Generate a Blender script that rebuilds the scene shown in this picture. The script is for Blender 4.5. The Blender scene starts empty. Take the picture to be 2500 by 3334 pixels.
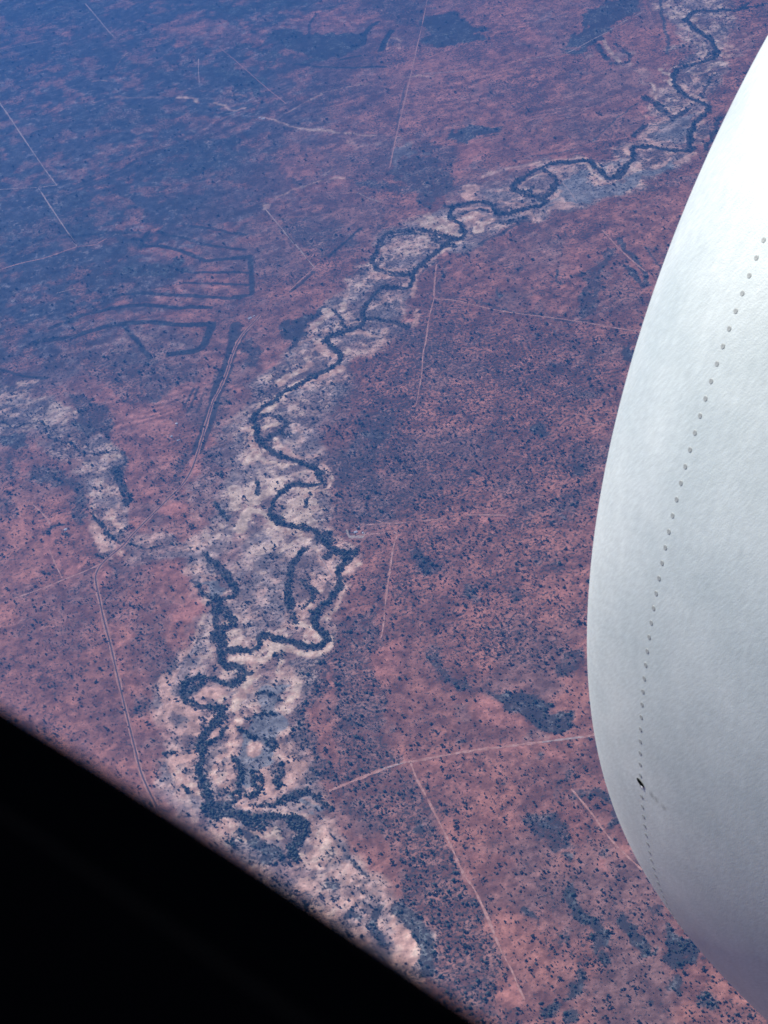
import bpy, math
import numpy as np
from mathutils import Matrix, Vector

C = bpy.context.scene.collection
S = bpy.context.scene
R_ = math.radians

# ------------------------------------------------------------------ camera
H = 9000.0                      # flight height in metres
FPX, CX, CY = 6500.0, 1250.0, 1667.0   # focal length and centre of a 2500 x 3334 frame
DIP, ROLL = R_(38.0), R_(12.0)
vF = np.array([0, math.cos(DIP), -math.sin(DIP)])
_r = np.array([1.0, 0, 0]); _u = np.array([0, math.sin(DIP), math.cos(DIP)])
vR = math.cos(ROLL) * _r - math.sin(ROLL) * _u
vU = math.sin(ROLL) * _r + math.cos(ROLL) * _u
CAM = np.array([0.0, 0, 0])      # the aircraft is at the origin (keeps near things exact); the land lies at z = GZ
GZ = -H
cam = bpy.data.cameras.new('camera'); co = bpy.data.objects.new('camera', cam); C.objects.link(co)
co.matrix_world = Matrix(((vR[0], vU[0], -vF[0], CAM[0]), (vR[1], vU[1], -vF[1], CAM[1]),
                          (vR[2], vU[2], -vF[2], CAM[2]), (0, 0, 0, 1)))
cam.sensor_fit = 'VERTICAL'; cam.sensor_height = 24.0
cam.lens = FPX / 3334 * 24.0
cam.clip_start = 0.01; cam.clip_end = 200000
cam.dof.use_dof = True; cam.dof.focus_distance = 9.0; cam.dof.aperture_fstop = 46.8 / 2.8
S.camera = co

# ------------------------------------------------------------------ light
SUN_EL = R_(46.0)
sun_h = np.array([-0.63, 0.777]); sun_h /= np.linalg.norm(sun_h)
SUN = np.array([sun_h[0] * math.cos(SUN_EL), sun_h[1] * math.cos(SUN_EL), math.sin(SUN_EL)])
w = bpy.data.worlds.new('World'); S.world = w; w.use_nodes = True
nt = w.node_tree
sky = nt.nodes.new('ShaderNodeTexSky'); sky.sky_type = 'NISHITA'; sky.sun_disc = False
sky.sun_elevation = SUN_EL; sky.sun_rotation = math.atan2(SUN[0], SUN[1]); sky.altitude = 3000
bgn = nt.nodes['Background']; bgn.inputs[1].default_value = 0.05
nt.links.new(sky.outputs[0], bgn.inputs[0])
sl = bpy.data.lights.new('sun', 'SUN'); sl.energy = 4.0; sl.angle = R_(0.5); sl.color = (1, 0.96, 0.9)
so = bpy.data.objects.new('sun', sl); C.objects.link(so)
so.rotation_mode = 'QUATERNION'; so.rotation_quaternion = Vector(SUN).to_track_quat('Z', 'Y')
S.view_settings.view_transform = 'Standard'; S.view_settings.look = 'None'
S.view_settings.exposure = 1.07; S.view_settings.gamma = 1.0

# ------------------------------------------------------------------ helpers
rng = np.random.default_rng(11)

def tag(o, label=None, cat=None, group=None, kind=None):
    if label: o['label'] = label
    if cat: o['category'] = cat
    if group: o['group'] = group
    if kind: o['kind'] = kind
    return o

def mesh(name, verts, faces, mats=(), parent=None, smooth=False, midx=None):
    me = bpy.data.meshes.new(name)
    verts = np.asarray(verts, np.float32)
    if isinstance(faces, np.ndarray):
        n, k = faces.shape
        me.vertices.add(len(verts)); me.vertices.foreach_set('co', verts.ravel())
        me.loops.add(n * k); me.loops.foreach_set('vertex_index', faces.astype(np.int32).ravel())
        me.polygons.add(n); me.polygons.foreach_set('loop_start', np.arange(0, n * k, k, dtype=np.int32))
    else:
        me.from_pydata(verts.tolist(), [], faces)
    for m in (mats if isinstance(mats, (list, tuple)) else [mats]): me.materials.append(m)
    if smooth: me.polygons.foreach_set('use_smooth', np.ones(len(me.polygons), bool))
    if midx is not None: me.polygons.foreach_set('material_index', np.asarray(midx, np.int32))
    me.update(calc_edges=True)
    o = bpy.data.objects.new(name, me); C.objects.link(o)
    if parent: o.parent = parent
    return o

def empty(name, loc=(0, 0, 0)):
    o = bpy.data.objects.new(name, None); C.objects.link(o); o.location = loc
    return o

def mat(name, col, rough=0.9, metal=0.0, spec=0.3):
    m = bpy.data.materials.new(name); m.use_nodes = True
    b = m.node_tree.nodes['Principled BSDF']
    b.inputs['Base Color'].default_value = (*col, 1); b.inputs['Roughness'].default_value = rough
    b.inputs['Metallic'].default_value = metal; b.inputs['Specular IOR Level'].default_value = spec
    return m

def noisy(name, c1, c2, scale, rough=0.9, detail=4.0, coords='Object', spec=0.2, lo=0.35, hi=0.65):
    m = mat(name, c1, rough, 0, spec); t = m.node_tree; b = t.nodes['Principled BSDF']
    tc = t.nodes.new('ShaderNodeTexCoord'); n = t.nodes.new('ShaderNodeTexNoise')
    n.inputs['Scale'].default_value = scale; n.inputs['Detail'].default_value = detail
    r = t.nodes.new('ShaderNodeValToRGB')
    r.color_ramp.elements[0].position = lo; r.color_ramp.elements[0].color = (*c1, 1)
    r.color_ramp.elements[1].position = hi; r.color_ramp.elements[1].color = (*c2, 1)
    t.links.new(tc.outputs[coords], n.inputs['Vector']); t.links.new(n.outputs[0], r.inputs[0])
    t.links.new(r.outputs[0], b.inputs['Base Color'])
    return m

_tab = np.random.default_rng(5).random((256, 256)).astype(np.float32)
def noise(x, y, scale, seed=0):
    """smooth value noise, 0..1, one lattice cell every `scale` metres"""
    a = 0.6 + seed * 1.3
    u = (x * math.cos(a) + y * math.sin(a)) / scale + seed * 17.3 + 1000.5
    v = (-x * math.sin(a) + y * math.cos(a)) / scale + seed * 41.7 + 1000.5
    i = np.floor(u).astype(np.int32); j = np.floor(v).astype(np.int32)
    fu = (u - i).astype(np.float32); fv = (v - j).astype(np.float32)
    fu = fu * fu * (3 - 2 * fu); fv = fv * fv * (3 - 2 * fv)
    i0 = i & 255; i1 = (i + 1) & 255; j0 = j & 255; j1 = (j + 1) & 255
    return (_tab[i0, j0] * (1 - fu) + _tab[i1, j0] * fu) * (1 - fv) + (_tab[i0, j1] * (1 - fu) + _tab[i1, j1] * fu) * fv

def fbm(x, y, scale, seed=0, octv=4):
    t = 0; a = 1.0; s = 0
    for k in range(octv):
        t = t + a * noise(x, y, scale / 2 ** k, seed + k * 3); s += a; a *= 0.55
    return t / s

def sstep(x, a, b):
    t = np.clip((x - a) / (b - a), 0, 1); return t * t * (3 - 2 * t)

# survey sheets: each letter is a map sheet with its own origin and scale in the aerial survey frame
SH = {'A': (0, 0, .4822), 'B': (700, 0, .4822), 'C': (1400, 0, .4822), 'D': (0, 700, .4822), 'E': (700, 700, .4822),
      'F': (1300, 700, .4822), 'G': (0, 1400, .4822), 'H': (600, 1400, .4822), 'I': (1200, 1400, .4822),
      'J': (400, 2000, .4822), 'K': (1100, 2100, .4822), 'L': (1300, 2534, .4822), 'M': (1700, 2534, .4822),
      'P': (1800, 0, .6329), 'Q': (0, 0, 1.0), 'Z': (0, 0, 1.507),
      'R': (850, 2650, .4822), 'S': (400, 2200, .4822)}

def ground_xy(px, py):
    """where the survey ray through (px, py) meets the flat ground"""
    d = vF[:, None] + (np.asarray(px, float) - CX) / FPX * vR[:, None] - (np.asarray(py, float) - CY) / FPX * vU[:, None]
    t = -H / d[2]
    return np.stack([CAM[0] + d[0] * t, CAM[1] + d[1] * t], -1)

def pts(s):
    """'E 10,20 30,40 | H 5,6' -> ground points"""
    out = []
    for seg in s.split('|'):
        tk = seg.split(); ox, oy, k = SH[tk[0]]
        p = np.array([[float(a) for a in q.split(',')] for q in tk[1:]])
        out.append(ground_xy(ox + p[:, 0] * k, oy + p[:, 1] * k))
    return np.concatenate(out)

def to_frame(x, y, z=GZ):
    d = np.stack([x - CAM[0], y - CAM[1], np.zeros_like(x) + z - CAM[2]], -1)
    dz = d @ vF
    return CX + FPX * (d @ vR) / dz, CY - FPX * (d @ vU) / dz, dz

def smooth_line(p, n=4):
    """Catmull-Rom"""
    q = np.vstack([2 * p[0] - p[1], p, 2 * p[-1] - p[-2]]); out = []
    for i in range(1, len(q) - 2):
        for t in np.linspace(0, 1, n, endpoint=False):
            a, b, c, d = q[i - 1], q[i], q[i + 1], q[i + 2]
            out.append(0.5 * ((2 * b) + (c - a) * t + (2 * a - 5 * b + 4 * c - d) * t * t + (3 * b - a - 3 * c + d) * t ** 3))
    out.append(p[-1]); return np.array(out)

# ------------------------------------------------------------------ ground sheet
fr = ground_xy([-60, 2560, 2560, -60], [-60, -60, 3400, 3400])
x0, x1 = fr[:, 0].min(), fr[:, 0].max(); y0, y1 = fr[:, 1].min(), fr[:, 1].max()
STEP = 8.0
grow = np.array([60, 200, 500, 1200, 3000, 7000, 15000, 32000, 60000.0])
xs = np.concatenate([x0 - grow[::-1], np.arange(x0, x1, STEP), x1 + grow])
ys = np.concatenate([y0 - grow[::-1], np.arange(y0, y1, STEP), y1 + grow])
X, Y = np.meshgrid(xs, ys); X = X.astype(np.float64); Y = Y.astype(np.float64)
NY, NX = X.shape
print('ground', NX, NY, 'x', x0, x1, 'y', y0, y1)
WA = 1.0
FAR = 1 + 1.3 * sstep(Y, 9500, 17000)
Xw = X + (fbm(X, Y, 240, 1, 4) - .5) * 190 * FAR + (noise(X, Y, 45, 9) - .5) * 34
Yw = Y + (fbm(X, Y, 240, 7, 4) - .5) * 230 * FAR + (noise(X, Y, 45, 13) - .5) * 40
Xl = X + (fbm(X, Y, 60, 3, 3) - .5) * 24; Yl = Y + (fbm(X, Y, 60, 6, 3) - .5) * 34
Xm = X + (fbm(X, Y, 110, 2, 4) - .5) * 75; Ym = Y + (fbm(X, Y, 110, 8, 4) - .5) * 90
Xs = X + (noise(X, Y, 60, 21) - .5) * 20; Ys = Y + (noise(X, Y, 60, 25) - .5) * 26   # gentler edges for lines

def box(p, pad):
    pad = pad + 90
    a = np.searchsorted(xs, p[:, 0].min() - pad); b = np.searchsorted(xs, p[:, 0].max() + pad)
    c = np.searchsorted(ys, p[:, 1].min() - pad); d = np.searchsorted(ys, p[:, 1].max() + pad)
    return slice(c, max(d, c + 1)), slice(a, max(b, a + 1))

def seg_dist(P, Q, a, b):
    ab = b - a; t = np.clip(((P - a[0]) * ab[0] + (Q - a[1]) * ab[1]) / max(ab @ ab, 1e-6), 0, 1)
    return np.hypot(P - a[0] - t * ab[0], Q - a[1] - t * ab[1])

def stroke(F, s, wpx, val, soft=12.0, gx=None, gy=None, n=3, p=None):
    """line feature; wpx = half width in metres"""
    gx = Xs if gx is None else gx; gy = Ys if gy is None else gy
    p = smooth_line(pts(s), n) if p is None else p
    for a, b in zip(p[:-1], p[1:]):
        sl_ = box(np.array([a, b]), wpx + soft + 60)
        d = seg_dist(gx[sl_], gy[sl_], a, b)
        v = val * (1 - sstep(d, wpx - soft * .5, wpx + soft * .5))
        F[sl_] = np.maximum(F[sl_], v) if val > 0 else np.minimum(F[sl_], v)

def fill(F, s, val, soft=50.0, p=None):
    p = pts(s) if p is None else p
    sl_ = box(p, soft + 130); gx = Xw[sl_]; gy = Yw[sl_]
    ins = np.zeros(gx.shape, bool); dist = np.full(gx.shape, 1e9)
    for a, b in zip(p, np.roll(p, -1, 0)):
        c = (a[1] > gy) != (b[1] > gy)
        with np.errstate(all='ignore'):
            ins ^= c & (gx < (b[0] - a[0]) * (gy - a[1]) / (b[1] - a[1] + 1e-12) + a[0])
        dist = np.minimum(dist, seg_dist(gx, gy, a, b))
    sd = np.where(ins, dist, -dist)
    v = val * sstep(sd, -soft * .5, soft * .5)
    F[sl_] = np.maximum(F[sl_], v)

def spot(F, s, r, val, soft=40.0):
    for q in pts(s):
        sl_ = box(q[None], r + soft + 130)
        d = np.hypot(Xw[sl_] - q[0], Yw[sl_] - q[1])
        F[sl_] = np.maximum(F[sl_], val * (1 - sstep(d, r - soft * .5, r + soft * .5)))

Zr = lambda: np.zeros((NY, NX))
sand, grey, pink, veg, belt, clear, lin = (Zr() for _ in range(7))

# main river course (also the centre line of the wooded belt)
RIVER = ('P 1000,20 950,48 830,52 720,60 690,100 735,150 795,195 838,245 822,300 725,335 632,358 625,430 655,475 720,510 790,540 '
         '800,570 745,612 716,670 702,735 712,778 600,772 500,760 432,750 412,775 412,820 372,860 340,902 300,920 250,892 212,852 185,828 '
         '| C 950,1100 850,1100 740,1140 650,1190 575,1240 562,1285 630,1312 740,1335 785,1360 740,1390 650,1410 560,1438 480,1448 432,1420 '
         '415,1388 330,1362 230,1375 152,1402 145,1460 190,1500 222,1560 215,1600 '
         '| E 1560,190 1490,265 1400,325 1345,380 1330,450 1290,500 1200,495 1125,492 1060,560 1010,650 1000,735 900,785 770,818 742,850 '
         '790,890 842,940 850,980 820,1010 700,1070 600,1130 480,1190 380,1262 290,1322 260,1370 278,1430 300,1520 360,1582 450,1630 '
         '| H 680,185 780,220 870,270 930,322 915,360 850,372 740,360 690,388 640,440 600,500 572,550 620,600 700,642 800,662 880,675 930,725 '
         '960,775 1030,810 1090,840 1080,900 1035,960 1050,1005 1040,1080 980,1150 920,1210 865,1280 872,1330 932,1380 948,1430 890,1458 '
         '780,1448 680,1412 590,1388 505,1402 495,1450 430,1490 330,1500 260,1510 '
         '| J 675,330 760,345 820,380 810,440 745,478 680,462 600,430 500,432 425,480 402,540 470,590 560,620 650,640 662,690 600,760 540,820 '
         '530,880 545,960 520,1040 540,1120 560,1200 578,1300 620,1350 720,1342 830,1375 900,1395 1000,1370 1120,1372 1200,1412 1232,1480 '
         '1200,1540 1145,1565 1150,1640')
flood = Zr()
fill(flood, 'Z 1440,-60 1440,20 1480,120 1430,200 1440,260 1370,300 1340,340 1200,350 1110,380 1010,430 890,470 830,500 800,560 740,610 690,660 640,740 570,820 500,900 480,1000 470,1080 440,1150 '
     '400,1190 400,1240 440,1300 420,1380 350,1440 330,1520 360,1600 330,1680 400,1760 550,1880 700,1990 800,2060 920,2150 '
     '940,2110 900,1990 830,1900 760,1850 720,1780 690,1700 660,1640 650,1540 700,1440 720,1380 740,1290 770,1220 760,1180 720,1140 700,1080 715,1020 690,960 700,900 740,860 780,780 880,720 880,640 '
     '900,590 960,550 1080,510 1180,460 1280,440 1400,400 1490,350 1530,300 1550,200 1560,100 1590,40 1560,-60', 1.0, 110)
fill(flood, 'Z -20,815 60,825 110,870 160,895 210,930 262,962 274,1000 266,1100 262,1170 235,1215 205,1165 185,1080 150,1010 80,950 -20,925', .95, 70)
fill(flood, 'Z 262,1150 330,1165 430,1160 445,1215 330,1195 265,1190', .8, 60)
fill(flood, 'R 0,-100 320,0 480,80 560,200 640,320 780,480 880,620 980,740 1120,860 1190,960 1200,1100 1100,1180 600,900 0,500', 1.0, 70)
Xr = X + (fbm(X, Y, 90, 4, 4) - .5) * 88; Yr = Y + (fbm(X, Y, 90, 14, 4) - .5) * 96
stroke(belt, RIVER, 31, 1.0, 20, Xr, Yr)
for s, hw in (
    ('E 1600,160 1500,120 1400,108 1250,113 1160,130 1120,180 1082,260 1070,320 1110,372 1200,390 1300,402', 30),
    ('J 600,-130 640,-60 630,0 640,100 660,200 660,300', 34), ('J 540,460 470,520 430,560', 22),
    ('J 600,760 650,700', 30), ('J 560,880 620,860 680,820 690,780', 22),
    ('J 580,1300 700,1280 770,1230 700,1180', 26), ('J 900,1290 1000,1290 1100,1245 1180,1212 1290,1235 1400,1320', 18),
    ('J 760,970 780,1060 790,1170 870,1230 900,1180 905,1070', 24), ('J 1060,1030 1045,1150', 34),
    ('J 820,1400 900,1440 980,1420', 22), ('J 1150,1410 1200,1500 1140,1540', 22),
    ('J 1030,690 950,685 850,712', 12), ('J 900,545 980,535 1080,570', 16), ('J 470,1190 400,1180', 14), ('J 280,945 350,925', 12),
    ('H 820,790 755,860 722,940 722,1020 700,1100 715,1200 735,1300', 26), ('H 790,1020 870,1085 885,1130 810,1190', 16),
    ('H 130,830 200,905 270,955 330,1020 345,1085 290,1145 185,1150 100,1075 60,1015', 22),
    ('H 170,1170 250,1205 320,1260 300,1330 215,1345 225,1450 245,1540 300,1600 400,1600 420,1640', 30),
    ('H 700,40 620,20 580,60', 26), ('E 290,1380 360,1360 480,1385 450,1450 380,1500', 22),
    ('H 960,700 1000,820 960,860', 30), ('H 1130,820 1090,900', 40), ('H 190,490 300,590', 22), ('H 840,420 830,520', 14), ('H 500,340 490,440', 18),
    ('D 0,1400 60,1430 160,1420 260,1402 330,1440 345,1500 430,1530 500,1525 505,1580 600,1608 700,1598 800,1588 838,1600 845,1680 | G 800,240', 9),
    ('G 770,260 800,330 840,400 850,500', 32), ('G 650,590 700,660 745,725 805,775', 14),
    ('G 840,785 900,775 1000,785 1100,770 1200,765 1260,800 1310,800', 9), ('G 640,850 720,845 780,810', 14),
    ('G 330,690 380,650 430,640', 16), ('G 455,700 470,720', 16),
    ('J 990,850 1010,890', 34), ('J 800,790 900,815', 20), ('J 1035,285 1045,290', 34), ('J 730,20 740,30', 30),
    ('C 740,1140 850,1200 830,1280 760,1330', 22), ('C 620,1310 700,1260', 26), ('C 480,1510 560,1500 640,1480', 22),
    ('C 200,1440 300,1420 400,1430', 10), ('C 80,1380 150,1400', 20), ('C 0,1560 60,1640 150,1659', 30),
    ('E 1180,160 1300,130 1420,140', 14), ('E 800,650 850,700 860,760', 14), ('E 1040,700 1180,712 1300,760', 22), ('E 1000,640 1030,580', 18),
    ('P 480,500 560,560 620,600 700,560', 34), ('P 470,640 430,700', 26), ('P 870,600 820,700 790,770', 26), ('P 640,310 680,325 640,335', 12),
    ('P 210,220 250,270 300,330', 24), ('P 310,225 400,290 390,320 330,325', 16), ('P 830,380 780,450 770,500', 14),
    ('P 780,310 850,240', 14), ('P 1106,20 1000,40', 20)):
    stroke(belt, s, hw * 1.05 + 2, 0.95, 14, Xr, Yr)

# dark contour banks and thicket lines on the farmland
for s, hw, v in (
    ('D 340,765 450,720 550,680 650,655 800,625 960,605 1100,615 1200,628 1300,620 1420,625', 17, .9),
    ('D 230,860 300,845 460,830 620,780 750,745 850,730 1000,722 1200,740 1400,738', 23, .95),
    ('D 700,560 850,535 950,525 1100,535 1300,545 1450,555 1560,562 1659,545 | E 120,555 220,545 250,510 245,400 238,290', 17, .85),
    ('D 1240,460 1400,460 1659,470 | E 200,470', 10, .8), ('D 1200,372 1300,385 1659,388 | E 210,388', 12, .85),
    ('D 1000,115 960,200 1080,210 1200,235 1300,270 1390,305 1500,300 1659,290 | E 120,290 235,280', 16, .9),
    ('D 1070,110 1150,140 1250,155 1340,190 1450,210 1659,235', 12, .8), ('D 1240,70 1350,80 1450,95 1560,120 1659,135', 12, .8),
    ('D 1430,740 1400,820 1370,890 1300,920 1150,940', 26, .9), ('D 840,750 900,820 1010,965', 17, .85),
    ('D 0,1040 100,1070 200,1095 320,1100', 10, .8), ('D 420,150 560,140 750,120 950,120', 14, .7), ('D 900,160 1010,170', 20, .8),
    ('D 1590,740 1560,940 1470,1160 1430,1320 1330,1600', 34, .8), ('E 200,790 150,860 110,960 80,1060 30,1180 0,1260 | G 1330,150', 24, .8),
    ('E 150,740 130,850 90,960', 16, .8), ('D 1310,1170 1240,1300', 6, .8), ('D 1340,1170 1270,1330', 6, .8), ('D 1380,1200 1330,1330', 5, .6),
    ('B 1190,210 1150,270 1120,340', 22, .95), ('B 1100,150 1040,190 1010,240 1000,300', 20, .95), ('B 690,90 640,160 635,250', 10, .7),
    ('B 430,120 375,180', 8, .6), ('B 540,430 700,450 900,457 1150,450', 12, .9), ('B 850,402 980,375', 10, .9), ('B 760,60 900,10', 10, .7),
    ('B 590,65 700,0', 10, .7), ('B 1290,560 1250,720 1225,880', 5, .6), ('E 985,90 880,180 770,280', 9, .9), ('E 670,380 510,520', 9, .8),
    ('C 1390,700 1240,820 1100,950', 16, .9), ('C 560,1075 750,1050 900,1022 1050,995', 12, .9), ('C 1555,0 1585,180 1608,370', 22, .9),
    ('C 1000,150 900,250', 8, .8), ('A 260,40 130,190', 8, .8), ('A 430,85 260,195', 9, .9), ('A 0,320 140,260', 6, .6),
    ('F 860,30 760,75 700,125 600,165 550,200', 26, .9), ('F 480,240 400,285', 30, .8), ('F 310,320 290,420 265,520 380,560', 30, .7),
    ('F 330,545 480,562 620,610 760,655 900,672 1100,706 1300,726', 20, .85), ('F 1540,350 1659,490', 34, .9), ('F 1400,190 1540,300', 10, .7),
    ('P 340,1230 440,1360 500,1470', 30, .9), ('P 470,1270 560,1380', 14, .9), ('C 300,940 460,905', 26, .8),
    ('G 100,1130 200,1110 300,1060', 20, .8), ('G 740,1440 760,1560 780,1659', 16, .7), ('H 1390,600 1500,590', 30, .8),
    ('K 1090,470 1000,420', 10, .4), ('K 960,300 1010,260', 20, .6), ('J 1360,300 1350,420', 40, .8), ('J 30,760 80,950', 14, .7)):
    if s[0] in 'DEAB':
        stroke(veg, s, hw, v * .8, 12)
        stroke(lin, s, hw * 1.35 + 3, min(v + .05, 1), 12, Xl, Yl)
    else: stroke(veg, s, hw * .9, v, 24, Xm, Ym)

# thickets and woods
for s, hw in (('R 800,640 760,740 840,880', 26), ('R 930,630 1030,740 1100,860 1120,960 1115,1080', 44), ('S 560,880 700,900 820,930', 40), ('R 560,290 700,420', 14), ('S 800,1060 900,1120 1000,1180', 30)):
    stroke(veg, s, hw * 1.2, .95, 30, Xm, Ym)
for s, v in (
    ('S 470,600 560,520 600,640 600,720 700,780 760,880 830,950 900,960 1100,970 1230,1020 1250,1100 1180,1190 1110,1170 1080,1050 1000,1000 860,1050 740,980 640,970 560,1000 520,900 510,760', .7),
    ('R 0,180 160,200 240,240 180,320 60,360 0,330', .9), ('R 440,430 520,470 540,540 450,560 380,500', .9), ('R 550,620 640,600 700,700 660,760 560,700', .9), ('R 330,300 480,280 560,330 420,360', .7),
    ('S 830,1060 1120,1140 1160,1230 1060,1300 900,1260 640,1090', .7), ('S 390,20 500,0 640,40 820,-20 790,60 700,90 640,60 520,50 440,130', .8),
    ('J 1110,280 1350,290 1420,420 1440,480 1380,560 1300,650 1310,800 1330,1000 1460,1080 1470,1150 1380,1170 1280,1170 1200,1180 1210,1050 1240,990 1200,900 1100,880 1090,760 1130,700 1230,560 1230,470 1220,430 1100,420 1080,360', .8),
    ('B 380,240 480,200 620,210 760,220 900,240 980,290 960,340 900,370 700,390 560,380 450,330', 1.0),
    ('B 130,300 240,290 330,370 420,420 380,450 280,400', .9), ('B 1000,60 1150,130 1380,190 1390,20 1000,30', .8),
    ('B 1400,100 1659,110 1659,260 1500,290 1390,260', .9), ('C 0,110 200,130 330,180 360,230 250,270 100,290 0,300', 1.0),
    ('C 130,850 350,830 470,880 460,930 300,970 200,990 150,930', .95),
    ('C 870,260 1000,180 1060,70 1170,20 1220,0 1400,0 1440,60 1300,140 1100,270 950,340 890,310', .95),
    ('B 0,20 300,0 600,0 560,50 300,100 100,130 0,90', .9), ('B 0,440 200,470 330,560 340,640 230,640 150,580 0,540', .9),
    ('B 500,1200 640,1190 620,1230 520,1240', .8), ('B 880,1200 1100,1180 1250,1250 1400,1370 1300,1350 1000,1250', .85),
    ('B 1250,1080 1450,1080 1659,1150 1659,1300 1500,1350 1340,1380 1230,1200', .85), ('C 0,900 100,980 180,1080 200,1160 0,1180', .75),
    ('F 1040,400 1070,350 1110,420 1140,460 1080,460', .95), ('F 640,560 670,510 700,530 690,580 650,610', .95),
    ('F 1330,220 1440,210 1390,380 1400,450 1320,550 1310,700 1210,720 1150,650 1220,540 1240,480 1270,350', .85),
    ('F 1500,870 1600,820 1590,950 1530,1020 1500,990', .95), ('F 1310,300 1520,300 1620,480 1600,700 1320,680', .62),
    ('E 720,590 640,640 520,720 450,800 440,870 500,900 520,1000 560,900 600,800 640,700 740,640', .95),
    ('E 180,850 250,920 280,980 150,1010 110,960', .85), ('E 760,1150 960,1100 980,1300 900,1350 780,1400', .7),
    ('E 960,1330 1190,1360 1200,1550 1050,1600 960,1659 870,1600', .8), ('E 1500,1300 1659,1200 1659,1330 1500,1370', .7),
    ('E 420,60 900,80 1000,100 800,280 600,230', .8), ('E 640,820 600,950 680,900 700,830', .6), ('E 1080,30 1150,60 1100,140 1050,100', .8),
    ('H 970,170 1400,0 1400,130 1250,300 1400,560 1500,600 1200,640 1000,620 900,560 930,450 1000,400 1010,280', .72),
    ('H 1200,0 1400,0 1390,130 1260,100', .9),
    ('H 960,1400 1050,1300 1200,1250 1330,1200 1320,1400 1250,1550 1200,1659 940,1659 980,1500', .75),
    ('H 1540,840 1659,830 1659,960 1600,960', .9), ('H 700,1560 880,1540 900,1659 680,1659', .7), ('H 120,150 260,80 340,200 200,280 60,420 0,460 0,330 100,260', .45),
    ('K 0,0 200,60 300,250 350,480 420,700 480,780 300,850 50,940 0,950', .74),
    ('K 0,960 400,820 480,830 560,960 640,1080 740,1290 880,1560 920,1659 500,1659 300,1300 100,1180 0,1150', .6),
    ('K 1000,290 1150,290 1350,340 1450,420 1600,440 1600,560 1450,600 1380,580 1280,500 1130,420 1040,350', .95),
    ('K 600,50 700,60 740,150 850,220 900,320 800,300 700,200 610,150', .85), ('K 1200,1200 1350,1150 1480,1180 1600,1350 1480,1390 1380,1330 1270,1290', .85),
    ('K 1360,380 1560,450 1600,520 1430,560', .9), ('K 760,620 840,620 900,640 880,670 770,670', .8), ('K 500,1200 600,1230 600,1300 530,1300', .9),
    ('L 0,0 100,0 200,160 340,460 450,680 600,950 690,1170 640,1500 640,1659 560,1659 250,1400 220,1200 160,1000 30,850 0,500', .74),
    ('L 1130,1480 1250,1300 1300,1300 1290,1430 1200,1500 1100,1530', .95), ('L 960,1590 1050,1500 1180,1520 1100,1620 1000,1659', .95),
    ('M 1020,990 1130,1080 1220,1220 1130,1290 1040,1300 980,1240 980,1130 1020,1090', 1.0),
    ('A 0,0 600,0 800,60 600,140 300,150 0,240', .85), ('A 300,250 700,230 900,300 700,400 300,420 0,400', .75), ('A 500,380 700,340 900,420 1300,380 1500,480 1200,560 800,520', .75),
    ('A 600,700 1000,680 1300,740 1000,860 600,880 400,780', .8), ('A 1200,900 1659,940 1659,1100 1200,1200 900,1150 800,1050', .75), ('A 200,1300 600,1300 700,1400 500,1500 300,1450', .8),
    ('A 0,800 100,960 300,1150 200,1250 0,1250', .5), ('A 1000,1180 1659,1130 1659,1200 1300,1240', .4),
    ('D 880,310 1100,300 1250,360 1300,400 1150,440 900,420 700,400', .9), ('D 560,420 1200,440 1100,520 700,520', .6), ('D 0,0 370,0 420,120 350,220 0,300', .75), ('D 420,0 640,0 600,120 470,180', .75),
    ('D 440,1180 560,1200 680,1280 740,1400 740,1480 560,1480 500,1400', .85), ('D 560,980 800,920 1100,960 1380,960 1380,1080 1200,1180 1140,1250 900,1280 760,1180 600,1100', .72), ('D 200,860 560,840 600,960 540,1100 250,1040', .5),
    ('D 1500,1000 1400,1200 1450,1300 1560,1050', .8), ('D 1659,820 1610,900 1580,1000 1659,1100', .8),
    ('G 160,240 330,250 420,310 540,380 580,500 560,640 490,640 480,470 300,360 170,330', .85), ('G 0,150 70,170 60,300 0,320', .85), ('G 0,460 140,480 150,600 0,620', .7),
    ('G 1200,150 1290,60 1280,200 1230,330 1180,300', .75), ('G 1350,150 1500,200 1440,330 1300,420 1220,480 1300,380', .7), ('G 1250,470 1500,480 1560,600 1450,620 1280,540', .6),
    ('G 740,900 1000,900 1010,1000 900,1150 1060,1200 1150,1400 1180,1659 1000,1659 880,1500 860,1350 700,1200', .55), ('G 100,1080 600,1020 650,1200 690,1400 550,1500 300,1450 100,1400 60,1200', .5),
    ('G 0,0 180,60 160,140 60,100 0,60', .9), ('G 1340,800 1560,960 1590,1080 1500,1000 1400,900', .8),
    ('J 120,540 30,560 40,680 160,700 180,600', .7), ('J 150,0 330,60 330,330 250,400 100,300', .55), ('J 500,80 560,90 540,230 460,240', .7),
    ('I 280,830 380,810 460,870 480,950 380,960 290,910', .85), ('I 660,1065 720,1050 830,1130 800,1160 700,1130', .85), ('I 900,1060 1000,1060 1040,1130 930,1170', .85),
    ('I 390,1440 480,1450 520,1600 600,1659 450,1659 380,1560', .75), ('I 1270,1470 1420,1450 1430,1560 1380,1659 1260,1640', .85), ('I 80,560 250,570 240,620 130,610', .8),
    ('I 1210,440 1400,430 1420,620 1220,640', .68), ('I 250,1260 380,1300 360,1360 260,1350', .7), ('I 1340,240 1440,240 1440,340 1350,330', .9)):
    fill(veg, s, v)
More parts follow.
